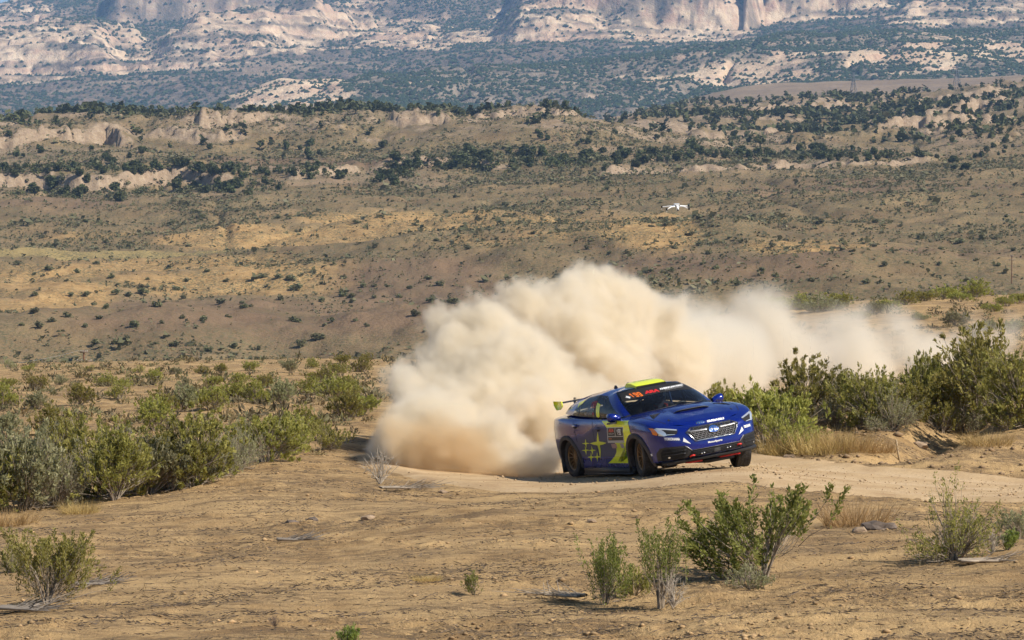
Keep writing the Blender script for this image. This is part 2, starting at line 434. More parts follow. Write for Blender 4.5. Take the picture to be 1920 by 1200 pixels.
mauve = ss(0.2, 0.8, mauve * (0.9 + 0.8 * nz(83, 45, 40)))
gx = np.zeros(A_.shape); Z2 = hz.reshape(A_.shape); Y2 = hy.reshape(A_.shape)
gx[1:] = (Z2[1:] - Z2[:-1]) / np.maximum(0.5, Y2[1:] - Y2[:-1])
rock = np.maximum(ss(0.35, 0.9, gx.ravel()) * ss(1050, 1180, hy), hled * ss(0.9, 0.2, 0 * hz + 0.3))
rock = np.clip(rock + 0.8 * ss(1290, 1420, hy) * ss(0.02, 0.30, nz(85, 38, 30, 4)), 0, 1)
pale = 0.55 * ss(1080, 1180, hy) * ss(-0.1, 0.3, nz(86, 55, 42))
hill_me = np_mesh('hills', np.stack([hx, hy, hz], -1), hf, True, {'gold': gold, 'grassy': grassy, 'mauve': mauve, 'rock': rock, 'pale': pale})
m, t, b = new_mat('hillside_soil'); pos = node(t, 'ShaderNodeNewGeometry').outputs['Position']
n1 = noise(t, pos, 0.035, 5, 0.62); n2 = noise(t, pos, 0.35, 5, 0.7); n3 = noise(t, pos, 1.3, 3, 0.7)
c = ramp(t, n1, [(0.32, (0.155, 0.107, 0.060)), (0.5, (0.220, 0.155, 0.083)), (0.68, (0.285, 0.205, 0.108))])
c = mix(t, attr(t, 'mauve'), c, ramp(t, n1, [(0.3, (0.155, 0.102, 0.064)), (0.7, (0.225, 0.150, 0.090))]))
c = mix(t, attr(t, 'gold'), c, ramp(t, n2, [(0.35, (0.31, 0.188, 0.078)), (0.65, (0.46, 0.305, 0.138))]))
c = mix(t, attr(t, 'grassy'), c, (0.34, 0.255, 0.11))
c = mix(t, attr(t, 'pale'), c, (0.30, 0.215, 0.145))
c = mix(t, attr(t, 'rock'), c, ramp(t, n2, [(0.3, (0.23, 0.160, 0.108)), (0.55, (0.35, 0.262, 0.180)), (0.75, (0.47, 0.370, 0.260))]))
# low sage and bunch grass too small to tell apart
sp = mathn(t, 'MULTIPLY', maprange(t, n3, 0.46, 0.56), maprange(t, noise(t, pos, 0.06, 5, 0.65), 0.34, 0.56))
sp = mathn(t, 'MULTIPLY', sp, mathn(t, 'SUBTRACT', 1.0, mathn(t, 'MULTIPLY', attr(t, 'rock'), 0.8)))
sp = mathn(t, 'MULTIPLY', sp, mathn(t, 'SUBTRACT', 1.0, mathn(t, 'MULTIPLY', attr(t, 'mauve'), 0.5)))
c = mix(t, mathn(t, 'MULTIPLY', sp, 0.85), c, ramp(t, n2, [(0.3, (0.080, 0.078, 0.044)), (0.7, (0.145, 0.135, 0.072))]))
t.links.new(c, b.inputs['Base Color']); b.inputs['Roughness'].default_value = 1.0; b.inputs['Specular IOR Level'].default_value = 0.1
bp = node(t, 'ShaderNodeBump', Strength=0.7, Distance=1.0); t.links.new(mathn(t, 'ADD', mathn(t, 'MULTIPLY', n3, 0.5), mathn(t, 'MULTIPLY', n2, 0.8)), bp.inputs['Height'])
t.links.new(bp.outputs[0], b.inputs['Normal'])
tag(link('hills', hill_me, m), kind='structure')

# ================================================================== FAR SHEETS: smooth tan rise, wooded foothills, slickrock mesa
def far_sheet(name, ctrl, rows, px0, px1, ncol, hfun, mat):
    ctrl = np.array(ctrl, float); T = TPS(uvmap(ctrl[:, 0], ctrl[:, 2]), ctrl[:, 1], 2e-2)
    rows = np.asarray(rows, float); pc = np.linspace(px0, px1, ncol)
    PX, D = np.meshgrid(pc, rows); x = ((PX - CX) / FPX * D); sh = PX.shape
    def base(px, d):
        e = T(uvmap(np.clip(px, ctrl[:, 0].min(), ctrl[:, 0].max()), np.clip(d, rows[0], rows[-1])))
        return CAM_H + (HY - e) / FPX * d, e
    z0, e0 = base(PX.ravel(), D.ravel())
    z, attrs = hfun(x.ravel(), D.ravel(), PX.ravel(), z0, e0)
    i = np.arange(PX.size).reshape(sh)
    f = np.stack([i[:-1, :-1], i[:-1, 1:], i[1:, 1:], i[1:, :-1]], -1).reshape(-1, 4)
    g = np.zeros(sh); zz = z.reshape(sh); g[1:] = (zz[1:] - zz[:-1]) / np.maximum(1, np.diff(D, axis=0))
    attrs['steep'] = np.clip(g.ravel(), 0, 3) / 3
    o = tag(link(name, np_mesh(name, np.stack([x.ravel(), D.ravel(), z], -1), f, True, attrs), mat), kind='structure')
    return o, dict(x=x.ravel(), y=D.ravel(), z=z, px=PX.ravel(), e=e0, sh=sh, **attrs)

# --- smooth tan rise behind the right-hand woods
m, t, b = new_mat('rise_soil'); pos = node(t, 'ShaderNodeNewGeometry').outputs['Position']
n1 = noise(t, pos, 0.02, 5, 0.6); n3 = noise(t, pos, 0.22, 4, 0.7)
c = ramp(t, n1, [(0.3, (0.20, 0.148, 0.105)), (0.7, (0.29, 0.215, 0.145))])
c = mix(t, mathn(t, 'MULTIPLY', maprange(t, n3, 0.5, 0.66), 0.55), c, (0.11, 0.095, 0.07))
t.links.new(c, b.inputs['Base Color']); b.inputs['Roughness'].default_value = 1.0; b.inputs['Specular IOR Level'].default_value = 0.05
rise_ctrl = []
for p, L in {500: ((300, 2500), (300, 2800), (280, 3100), (300, 3400)), 900: ((290, 2500), (270, 2800), (255, 3100), (285, 3400)), 1150: ((270, 2500), (245, 2750), (216, 3050), (262, 3400)),
             1400: ((250, 2500), (220, 2750), (160, 3150), (200, 3400)), 1700: ((240, 2500), (200, 2750), (152, 3150), (200, 3400)), 1920: ((235, 2500), (190, 2750), (143, 3150), (190, 3400)),
             2500: ((235, 2500), (180, 2750), (130, 3150), (180, 3400))}.items():
    for y, dd in L: rise_ctrl.append((p, y, dd))
rise, RISE = far_sheet('tan_rise', rise_ctrl, np.linspace(2500, 3400, 60), 500, 2500, 240,
                       lambda x, y, px, z, e: (z + 5 * fbm(x / 160, y / 120, 4, 91) + 1.2 * fbm(x / 24, y / 24, 3, 92), {}), m)

def rock_material(name, woods):
    m, t, b = new_mat(name); pos = node(t, 'ShaderNodeNewGeometry').outputs['Position']
    n1 = noise(t, pos, 0.010, 6, 0.65); n2 = noise(t, pos, 0.05, 5, 0.7)
    mp = node(t, 'ShaderNodeMapping'); mp.inputs['Scale'].default_value = (0.25, 0.25, 2.2); t.links.new(pos, mp.inputs['Vector'])
    strata = noise(t, mp.outputs[0], 0.028, 5, 0.6)
    rk = ramp(t, n1, [(0.3, (0.46, 0.33, 0.225)), (0.5, (0.60, 0.46, 0.31)), (0.7, (0.69, 0.55, 0.39))])
    rk = mix(t, mathn(t, 'MULTIPLY', maprange(t, strata, 0.46, 0.62), 0.45), rk, (0.43, 0.26, 0.185))
    mv = node(t, 'ShaderNodeMapping'); mv.inputs['Scale'].default_value = (1, 1, 0.12); t.links.new(pos, mv.inputs['Vector'])
    streak = noise(t, mv.outputs[0], 0.06, 4, 0.65)
    rk = mix(t, mathn(t, 'MULTIPLY', attr(t, 'steep'), maprange(t, streak, 0.42, 0.6, 0.0, 1.0)), rk, (0.33, 0.175, 0.125))
    soil = ramp(t, n2, [(0.3, woods[0]), (0.52, woods[1]), (0.72, woods[2])])
    c = mix(t, attr(t, 'rock'), soil, rk)
    t.links.new(c, b.inputs['Base Color']); b.inputs['Roughness'].default_value = 1.0; b.inputs['Specular IOR Level'].default_value = 0.05
    bp = node(t, 'ShaderNodeBump', Strength=0.8, Distance=1.0); t.links.new(mathn(t, 'MULTIPLY', n2, 9.0), bp.inputs['Height'])
    t.links.new(bp.outputs[0], b.inputs['Normal'])
    return m
foot_ctrl = []
for p, L in {100: ((300, 3400), (280, 3700), (262, 4000), (270, 4300)), 380: ((280, 3400), (236, 3700), (208, 3950), (225, 4300)), 530: ((270, 3400), (215, 3650), (147, 4050), (200, 4350)),
             640: ((270, 3400), (215, 3650), (151, 4050), (180, 4350)), 800: ((270, 3400), (210, 3650), (128, 4150), (150, 4400)), 1000: ((270, 3400), (215, 3650), (108, 4200), (135, 4450)),
             1290: ((240, 3400), (190, 3650), (92, 4200), (120, 4450)), 1480: ((230, 3400), (175, 3650), (66, 4300), (100, 4500)), 1700: ((220, 3400), (165, 3650), (62, 4300), (90, 4500)),
             1920: ((215, 3400), (160, 3650), (58, 4300), (85, 4500)), 2400: ((215, 3400), (160, 3650), (52, 4300), (80, 4500))}.items():
    for y, dd in L: foot_ctrl.append((p, y, dd))
def foot_h(x, y, px, z, e):
    z = z + 20 * fbm(x / 240, y / 190, 5, 101) + 5 * fbm(x / 45, y / 45, 3, 102)
    g = np.abs(vnoise(x / 120 + 0.6 * fbm(x / 150, y / 150, 2, 5), y / 500, 103)); z = z - 9 * np.exp(-(g / 0.07) ** 2)
    r = 0.9 * ell(px, e, 545, 178, 110, 40) + 0.55 * ell(px, e, 1350, 160, 130, 26) + 0.6 * ell(px, e, 1800, 95, 190, 26) + 0.45 * ell(px, e, 1560, 130, 300, 30)
    rk = ss(0.34, 0.62, r * 0.75 + 0.62 * fbm(x / 42, y / 34, 4, 104) + 0.10)
    return z, {'rock': rk}
M_FOOT = rock_material('foothill_ground', ((0.10, 0.088, 0.066), (0.20, 0.165, 0.125), (0.34, 0.275, 0.205)))
foot, FOOT = far_sheet('foothills', foot_ctrl, np.linspace(3400, 4500, 150), 100, 2400, 620, foot_h, M_FOOT)

mesa_ctrl = []
for p, L in {-500: ((300, 4400), (215, 4700), (165, 5000), (148, 5250), (95, 5700), (75, 6500), (60, 7300), (90, 7900)),
             0: ((300, 4400), (215, 4700), (165, 5000), (150, 5250), (96, 5700), (52, 6500), (16, 7400), (60, 7900)),
             110: ((300, 4400), (215, 4700), (165, 5000), (150, 5250), (96, 5700), (40, 6500), (-22, 7400), (30, 7900)),
             350: ((300, 4400), (215, 4700), (160, 5000), (148, 5250), (75, 5750), (20, 6600), (-45, 7400), (-10, 7900)),
             650: ((300, 4400), (200, 4700), (145, 5000), (132, 5250), (60, 5750), (5, 6600), (-70, 7400), (-50, 7900)),
             960: ((260, 4400), (160, 4700), (112, 5000), (96, 5250), (35, 5750), (-15, 6600), (-90, 7400), (-70, 7900)),
             1300: ((240, 4400), (140, 4700), (92, 5000), (75, 5250), (30, 5750), (-25, 6600), (-90, 7400), (-70, 7900)),
             1600: ((220, 4400), (120, 4700), (60, 5000), (45, 5250), (12, 5750), (-40, 6600), (-95, 7400), (-80, 7900)),
             2450: ((220, 4400), (110, 4700), (50, 5000), (40, 5250), (0, 5750), (-50, 6600), (-100, 7400), (-80, 7900))}.items():
    for y, dd in L: mesa_ctrl.append((p, y, dd))
# cliffs: px range, distance at both ends, height, rounded or sheer
CLIFFS = [(205, 460, 6330, 6420, 62, 0), (455, 520, 6500, 6500, 30, 0), (540, 860, 6700, 6900, 90, 0), (-80, 210, 5330, 5280, 36, 1), (60, 270, 5620, 5560, 30, 1), (350, 620, 5460, 5520, 44, 1), (300, 520, 5300, 5330, 26, 1),
          (520, 660, 5690, 5740, 36, 1), (560, 860, 5960, 6050, 30, 1), (940, 1330, 5330, 5400, 48, 1), (1000, 1400, 5560, 5480, 58, 0), (960, 1200, 5800, 5850, 60, 1), (1395, 1430, 5430, 5500, 40, 0),
          (1430, 1660, 5560, 5640, 52, 0), (1690, 1960, 5150, 5200, 24, 1)]
def mesa_h(x, y, px, z, e):
    z = z + (34 - 22 * ss(6800, 7300, y)) * fbm(x / 420, y / 330, 5, 111) + 9 * fbm(x / 70, y / 70, 4, 112)
    rk = np.zeros_like(z)
    for a, b_, d0, d1, h, rnd in CLIFFS:
        tt = (px - a) / (b_ - a); de = d0 + (d1 - d0) * tt + 120 * vnoise(x / 260, 0 * x + a, 113) + 26 * vnoise(x / 40, 0 * x + a, 114)
        win = ss(-0.08, 0.12, tt) * (1 - ss(0.86, 1.08, tt)); q = y - de; wdt = 190 if rnd else 46
        hh = h * win * (0.95 + 0.3 * vnoise(x / 150, 0 * x + a, 115))
        z = z + hh * ss(0, wdt, q) * (1 - ss(220, 620, q))
        rk = np.maximum(rk, win * ss(-25, 10, q) * (1 - ss(wdt + 40, wdt + 150, q)))
    band = np.zeros_like(z)
    for q_ in ((110, 128, 190, 22), (60, 140, 120, 14), (470, 92, 220, 36), (300, 125, 210, 22), (700, 50, 230, 26), (1150, 50, 300, 52), (1480, 15, 220, 24), (1800, 45, 160, 18), (860, 75, 200, 20), (40, 40, 120, 40)):
        band = np.maximum(band, ell(px, e, *q_, 0.5))
    n = fbm(x / 95, y / 70, 5, 116)
    rk = np.maximum(rk * ss(-0.30, 0.02, n), ss(0.46, 0.58, band * 0.78 + 0.58 * n + .25 * fbm(x / 22, y / 26, 3, 119)))
    rk = rk * (1 - .85 * ss(.10, .22, np.abs(fbm(x / 120 + 7, y / 26, 4, 120))) * (1 - ss(.22, .36, np.abs(fbm(x / 120 + 7, y / 26, 4, 120)))))
    shelf = ss(4950, 5020, y) * (1 - ss(5220, 5280, y)) * (px < 1000)
    rk = np.maximum(rk * (1 - 0.7 * shelf), 0.28 * shelf * ss(-0.2, 0.2, n))
    # joints and ledges on bare rock
    z = z + rk * (10 * np.abs(vnoise(x / 36 + y / 90, y / 60, 117)) + 5 * vnoise(x / 16, y / 16, 118))
    # woods follow the bedding: bands of trees along the contours
    bed = fbm(x / 150, z / 9.0, 4, 123); rk = rk * (1 - .85 * ss(.08, .22, bed))
    rk = np.clip(rk, 0, 1); z = z + rk * 7 * (hash2(np.floor(x / 34 + 1.2 * fbm(x / 60, y / 60, 2, 124)), np.floor(y / 46 + 1.2 * fbm(x / 60, y / 60, 2, 125)), 126) - .5)
    # slickrock weathers in steps
    tz = z / 15.0 + .8 * fbm(x / 130, y / 130, 3, 121); fr = tz - np.floor(tz); z = z + rk * .75 * 15.0 * (np.floor(tz) + ss(.45, .98, fr) - tz)
    return z, {'rock': rk, 'shelf': shelf * (0.6 + 0.4 * n)}
M_MESA = rock_material('mesa_rock', ((0.085, 0.078, 0.06), (0.155, 0.125, 0.095), (0.27, 0.19, 0.14)))
mesa, MESA = far_sheet('mesa', mesa_ctrl, np.concatenate([np.linspace(4400, 6000, 180), np.linspace(6010, 7900, 110)]), -500, 2450, 760, mesa_h, M_MESA)
# ================================================================== THE RALLY CAR  (x forward, y to its left, z up; origin on the ground mid wheelbase)
WB = 1.336
def car_pose():
    th = R(21.9); c = Vector((2.31, 50.3, 0)); c.z = float(car_plane(c.x, c.y))
    n = Vector((-0.088, 0.019, 1)).normalized(); f = Vector((math.sin(th), -math.cos(th), 0)); f = (f - n * f.dot(n)).normalized()
    l = n.cross(f); return Matrix(((f.x, l.x, n.x, c.x), (f.y, l.y, n.y, c.y), (f.z, l.z, n.z, c.z + 0.012), (0, 0, 0, 1)))
CARM = car_pose()
BODY = Matrix.Translation((0, 0, 0.010)) @ Matrix.Rotation(R(4.6), 4, 'X') @ Matrix.Rotation(R(-0.1), 4, 'Y')   # leans out of the bend, nose up
car = bpy.data.objects.new('rally_car', None); COL.objects.link(car); car.matrix_world = CARM
tag(car, 'blue rally sedan with neon yellow stars and stripe sliding on the dirt road', 'car')

# ---- paints
def paint(name, base, metal=0.35, dusty=True):
    m, t, b = new_mat(name)
    pos = node(t, 'ShaderNodeTexCoord').outputs['Object']; sep = node(t, 'ShaderNodeSeparateXYZ'); t.links.new(pos, sep.inputs[0])
    n1 = noise(t, pos, 5.0, 6, 0.7); n2 = noise(t, pos, 40.0, 4, 0.7)
    # grey violet film of dust over the flanks below the shoulder, deepest along the doors
    zt = ramp(t, maprange(t, sep.outputs[0], -2.4, 2.4), [(0.0, (.60,) * 3), (0.30, (.66,) * 3), (0.44, (.80,) * 3), (0.66, (.79,) * 3), (0.76, (.42,) * 3), (0.88, (.40,) * 3), (0.93, (.0,) * 3)])
    zz = mathn(t, 'SUBTRACT', mathn(t, 'ADD', sep.outputs[2], mathn(t, 'MULTIPLY', mathn(t, 'SUBTRACT', n1, 0.5), 0.10)), zt)
    f = mathn(t, 'MULTIPLY', mathn(t, 'MULTIPLY', maprange(t, zz, 0.06, -0.08), maprange(t, sep.outputs[2], 0.29, 0.33)), 0.86)
    f = mathn(t, 'MULTIPLY', f, maprange(t, mathn(t, 'ABSOLUTE', sep.outputs[1]), 0.70, 0.80))
    f = mathn(t, 'ADD', f, mathn(t, 'MULTIPLY', maprange(t, n2, 0.5, 0.8), 0.04))
    f = mathn(t, 'ADD', f, mathn(t, 'MULTIPLY', mathn(t, 'MULTIPLY', maprange(t, sep.outputs[2], 0.42, 0.16), maprange(t, n1, 0.35, 0.65)), 0.30))
    if not dusty: f = mathn(t, 'MULTIPLY', f, 0.22)
    c = mix(t, f, base, (0.118, 0.104, 0.122)); t.links.new(c, b.inputs['Base Color'])
    t.links.new(maprange(t, f, 0, 0.8, 0.22, 0.75), b.inputs['Roughness'])
    t.links.new(maprange(t, f, 0, 0.6, 0.75 if dusty else 0.2, 0.0), b.inputs['Coat Weight']); b.inputs['Coat Roughness'].default_value = 0.06
    t.links.new(maprange(t, f, 0, 0.6, metal, 0.0), b.inputs['Metallic'])
    return m
M_BLUE = paint('blue_paint', (0.0004, 0.0125, 0.20), 0.3)
M_YEL = paint('neon_yellow', (0.80, 0.88, 0.004), 0.0, False)
M_BLK = plain('black_plastic', (0.018, 0.018, 0.020), 0.5, var=0.3, scale=20)
M_CLAD = plain('dusty_arch_plastic', (0.060, 0.048, 0.042), 0.75, var=0.3, scale=14)
M_DARK = plain('dark_void', (0.006, 0.006, 0.007), 0.85)
M_TYRE = plain('dusty_rubber', (0.042, 0.037, 0.034), 0.9, var=0.4, scale=12)
M_RIM = plain('bronze_wheel', (0.22, 0.13, 0.055), 0.45, 0.55, var=0.2, scale=30)
M_CHR = plain('bright_metal', (0.55, 0.56, 0.58), 0.22, 1.0)
M_WHITE = plain('white_vinyl', (0.80, 0.80, 0.80), 0.4)
M_RED = plain('red_vinyl', (0.62, 0.02, 0.015), 0.4)
M_ORG = plain('orange_vinyl', (0.80, 0.17, 0.01), 0.4)
M_GREYV = plain('grey_vinyl', (0.45, 0.44, 0.43), 0.5)
M_AMBER = plain('amber_lens', (0.75, 0.20, 0.02), 0.15, coat=1.0)
M_LAMP = plain('lamp_reflector', (0.78, 0.82, 0.86), 0.12, 0.6, coat=1.0)
M_SUIT = plain('dark_race_suit', (0.02, 0.024, 0.05), 0.85)
M_HELM = plain('helmet_shell', (0.10, 0.16, 0.28), 0.2, coat=1.0)
def glass(name, tint, dark):
    m, t, b = new_mat(name); t.nodes.remove(b)
    tr = node(t, 'ShaderNodeBsdfTransparent'); tr.inputs[0].default_value = (*tint, 1)
    gl = node(t, 'ShaderNodeBsdfGlossy'); gl.inputs['Roughness'].default_value = 0.03
    fr = node(t, 'ShaderNodeFresnel'); fr.inputs[0].default_value = 1.5
    ms = node(t, 'ShaderNodeMixShader'); t.links.new(fr.outputs[0], ms.inputs[0]); t.links.new(tr.outputs[0], ms.inputs[1]); t.links.new(gl.outputs[0], ms.inputs[2])
    df = node(t, 'ShaderNodeBsdfDiffuse'); df.inputs[0].default_value = (0.20, 0.17, 0.13, 1)
    m2 = node(t, 'ShaderNodeMixShader'); m2.inputs[0].default_value = dark
    t.links.new(ms.outputs[0], m2.inputs[1]); t.links.new(df.outputs[0], m2.inputs[2])
    out = [n for n in t.nodes if n.type == 'OUTPUT_MATERIAL'][0]; t.links.new(m2.outputs[0], out.inputs['Surface'])
    return m
M_WIND = glass('windscreen_glass', (0.72, 0.76, 0.74), 0.015)
M_SIDE = glass('dusty_side_glass', (0.42, 0.46, 0.48), 0.10)

def crs(K, n):
    """Catmull-Rom through the keys (first axis), n samples per segment."""
    K = np.asarray(K, float); o = []
    for i in range(len(K) - 1):
        p0 = K[i - 1] if i else 2 * K[0] - K[1]; p1, p2 = K[i], K[i + 1]
        p3 = K[i + 2] if i + 2 < len(K) else 2 * K[-1] - K[-2]
        for k in range(n):
            t = k / n
            o.append(0.5 * (2 * p1 + (p2 - p0) * t + (2 * p0 - 5 * p1 + 4 * p2 - p3) * t * t + (3 * p1 - p0 - 3 * p2 + p3) * t ** 3))
    o.append(K[-1]); return np.array(o)
def mirror(v, f):
    v = np.asarray(v); v2 = v * [1, -1, 1]; n = len(v)
    return np.vstack([v, v2]), [np.asarray(f), np.asarray(f)[:, ::-1] + n] 
class Bag:
    """Collects quads and triangles of one part."""
    def __init__(s): s.v, s.f3, s.f4, s.n, s.m3, s.m4 = [], [], [], 0, [], []
    def add(s, v, f, mi=0):
        v = np.asarray(v, float); s.v.append(v)
        for q in (f if isinstance(f, list) else [f]):
            q = np.asarray(q, int)
            if not len(q): continue
            (s.f3 if q.shape[1] == 3 else s.f4).append(q + s.n); (s.m3 if q.shape[1] == 3 else s.m4).append(np.full(len(q), mi))
        s.n += len(v); return s
    def grid(s, G, mi=0, mask=None, close=False):
        G = np.asarray(G, float); a, b = G.shape[:2]; i = np.arange(a * b).reshape(a, b)
        f = np.stack([i[:-1, :-1], i[1:, :-1], i[1:, 1:], i[:-1, 1:]], -1)
        if mask is not None: f = f[mask]
        s.add(G.reshape(-1, 3), f.reshape(-1, 4), mi); return s
    def box(s, c, h, M=None, mi=0, taper=1.0):
        q = np.array([(x, y, z) for z in (-1, 1) for y in (-1, 1) for x in (-1, 1)], float)
        q[4:, :2] *= taper; q = q * h
        if M is not None: q = np.array([M @ Vector(p) for p in q])
        s.add(q + np.asarray(c), np.array([(0, 2, 3, 1), (4, 5, 7, 6), (0, 1, 5, 4), (2, 6, 7, 3), (0, 4, 6, 2), (1, 3, 7, 5)]), mi); return s
    def tube(s, pts, r, n=8, mi=0):
        pts = [Vector(p) for p in pts]; rs = r if isinstance(r, (list, tuple)) else [r] * len(pts); rings = []
        for i, p in enumerate(pts):
            d = (pts[min(i + 1, len(pts) - 1)] - pts[max(i - 1, 0)]).normalized()
            u = d.cross(Vector((0.13, 0.29, 0.95))).normalized(); w_ = d.cross(u)
            rings.append([p + (u * math.cos(a) + w_ * math.sin(a)) * rs[i] for a in [2 * math.pi * k / n for k in range(n + 1)]])
        s.grid(np.array(rings), mi)
        for e, sg in ((0, 1), (-1, -1)):
            v = np.array([pts[e]] + [list(q) for q in rings[e][:n]]); k = np.arange(n)
            f = np.stack([0 * k, 1 + k, 1 + (k + 1) % n], -1); s.add(v, f if sg > 0 else f[:, ::-1], mi)
        return s
    def lathe(s, prof, n=32, axis='y', mi=0):
        a = np.linspace(0, 2 * math.pi, n + 1); pr = np.asarray(prof, float)
        G = np.stack([pr[:, None, 0] * np.cos(a), pr[:, None, 1] + 0 * a, pr[:, None, 0] * np.sin(a)], -1)
        s.grid(G, mi); return s
    def xf(s, M): s.v = [np.array([M @ Vector(p) for p in v]) for v in s.v]; return s
    def build(s, name, mats, parent=None, smooth=True, M=None):
        if M is not None: s.xf(M)
        fs, ms = [], []
        for f, mm in ((s.f3, s.m3), (s.f4, s.m4)):
            if f: fs.append(np.vstack(f)); ms.append(np.concatenate(mm))
        me = np_mesh(name, np.vstack(s.v), fs, smooth, mat_idx=np.concatenate(ms)); 
        return link(name, me, mats, parent)
def autosmooth(o, deg=35):
    bm = bmesh.new(); bm.from_mesh(o.data); bmesh.ops.remove_doubles(bm, verts=bm.verts, dist=0.0008)
    bmesh.ops.recalc_face_normals(bm, faces=bm.faces)
    for e in bm.edges:
        if len(e.link_faces) == 2 and e.calc_face_angle(0) > R(deg): e.smooth = False
    bm.to_mesh(o.data); bm.free(); return o

# ---- lower body: plan outlines stacked by height (half car, front centre round to rear centre)
KX = np.array([(2.27, 0), (2.258, .30), (2.19, .56), (2.06, .75), (1.85, .862), (1.62, .900), (1.336, .912), (1.05, .905), (.78, .885), (.0, .872), (-.7, .882), (-1.05, .908), (-1.336, .918), (-1.62, .908), (-1.90, .855), (-2.13, .75), (-2.25, .5), (-2.29, 0)])
nk = len(KX)
def lev(dfront, dy, z): # dfront: pull back of the nose keys, dy: tuck in, z: list of heights
    k = KX.copy(); fw = np.array([1, 1, 1, .9, .6, .3] + [0] * (nk - 6)); rw = np.array([0] * (nk - 5) + [.2, .6, .9, 1, 1])
    k[:, 0] += dfront[0] * fw + dfront[1] * rw
    k[:, 1] += np.where(k[:, 1] > 0.6, dy, dy * k[:, 1] / 0.6)
    return np.hstack([k, np.asarray(z, float)[:, None] * np.ones((nk, 1)) if np.ndim(z) else np.full((nk, 1), z)])
zb = np.array([.745, .748, .77, .81, .862, .90, .935, .945, .955, .965, .985, 1.0, 1.012, 1.018, 1.01, 1.0, 1.015, 1.02])
zlo = np.array([.235] * 4 + [.23, .22, .20, .18] + [.165] * 4 + [.17, .19, .22] + [.25] * 3)
L = [lev((-.20, .16), -.16, zlo), lev((-.06, .06), -.045, zlo + .03), lev((-.015, .02), -.03, np.maximum(.30, zlo + .07)), lev((0, 0), -.012, 0.45), lev((-.01, -.005), 0.0, 0.58),
     lev((-.03, -.01), 0.0, 0.69)]
L[5][:, 2] = np.minimum(0.72, zb - 0.10)
l6 = lev((-.075, 0.0), -.018, 0.8); l6[:, 2] = zb - 0.045; L.append(l6)
l7 = lev((-.15, .03), -.075, 0.8); l7[:, 2] = zb
l7[6:14, 1] = [.80, .795, .79, .785, .785, .785, .785, .78]; L.append(l7)
NS, NV = 12, 4
Lu = np.array([crs(k, NS) for k in L])            # level, u, 3
Gb = crs(Lu, NV)                                    # v, u, 3
# sculpt: shoulder crease along the doors and a scallop above the sill
xg, zg = Gb[..., 0], Gb[..., 2]
side = ss(.72, .84, Gb[..., 1])
Gb[..., 1] += side * (0.010 * np.exp(-((zg - (0.80 + 0.03 * (-xg))) / 0.035) ** 2) - 0.016 * np.exp(-((zg - 0.47) / 0.10) ** 2) * (1 - ss(0.75, 1.0, np.abs(xg))))
AR = 0.365; AZ = 0.305
def arch_cut(G):
    c = 0.25 * (G[:-1, :-1] + G[1:, :-1] + G[1:, 1:] + G[:-1, 1:]); keep = np.ones(c.shape[:2], bool)
    for sx in (WB, -WB):
        rr = np.hypot(c[..., 0] - sx, c[..., 2] - AZ); keep &= ~((rr < AR) & (c[..., 1] > 0.45))
    use = np.zeros(G.shape[:2], bool)
    for a in (0, 1):
        for b_ in (0, 1): use[a:a + keep.shape[0], b_:b_ + keep.shape[1]] |= keep
    for sx in (WB, -WB):
        dx, dz = G[..., 0] - sx, G[..., 2] - AZ; rr = np.hypot(dx, dz)
        near_ = use & (rr < AR + 0.028) & (G[..., 1] > 0.45) & (rr > 0.2)
        k = np.where(near_, AR / np.maximum(rr, .01), 1); G[..., 0] = sx + dx * k; G[..., 2] = AZ + dz * k
    return keep
keep = arch_cut(Gb)
body = Bag(); MB_ = [M_BLUE, M_BLK]
for sgn in (1, -1): body.grid(Gb * [1, sgn, 1], 0, keep)
# hood and boot lid: from the top outline in to a spine down the middle
top = Gb[-1]; nu = len(top)
xk = np.array([2.12, 2.08, 1.99, 1.86, 1.70, 1.55, 1.30, 1.10, .92, 0, -.75, -1.1, -1.4, -1.70, -1.92, -2.09, -2.19, -2.26])
spx = crs(xk[:, None], NS)[:, 0]
def hood_z(x): return np.interp(x, [-2.4, -2.2, -1.75, -1.0, .92, 1.2, 1.6, 1.9, 2.05, 2.12], [1.04, 1.055, 1.075, 1.05, 1.02, .995, .935, .868, .808, .765])
spz = hood_z(spx); T_ = np.linspace(0, 1, 13)
Gc = np.zeros((13, nu, 3))
for j, tt in enumerate(T_):
    Gc[j, :, 0] = top[:, 0] * (1 - tt) + spx * tt; Gc[j, :, 1] = top[:, 1] * (1 - tt)
    q = 1 - (1 - tt) ** 2.2; Gc[j, :, 2] = top[:, 2] * (1 - q) + spz * q
    rib = np.exp(-((np.abs(Gc[j, :, 1]) - 0.47) / 0.06) ** 2) * (Gc[j, :, 0] > .7); Gc[j, :, 2] += 0.010 * rib
xm = 0.5 * (spx[:-1] + spx[1:]); capk = ((xm > 0.86) | (xm < -1.74))[None, :] | (np.arange(12) < 2)[:, None]
for sgn in (1, -1): body.grid(Gc * [1, sgn, 1], 0, capk)

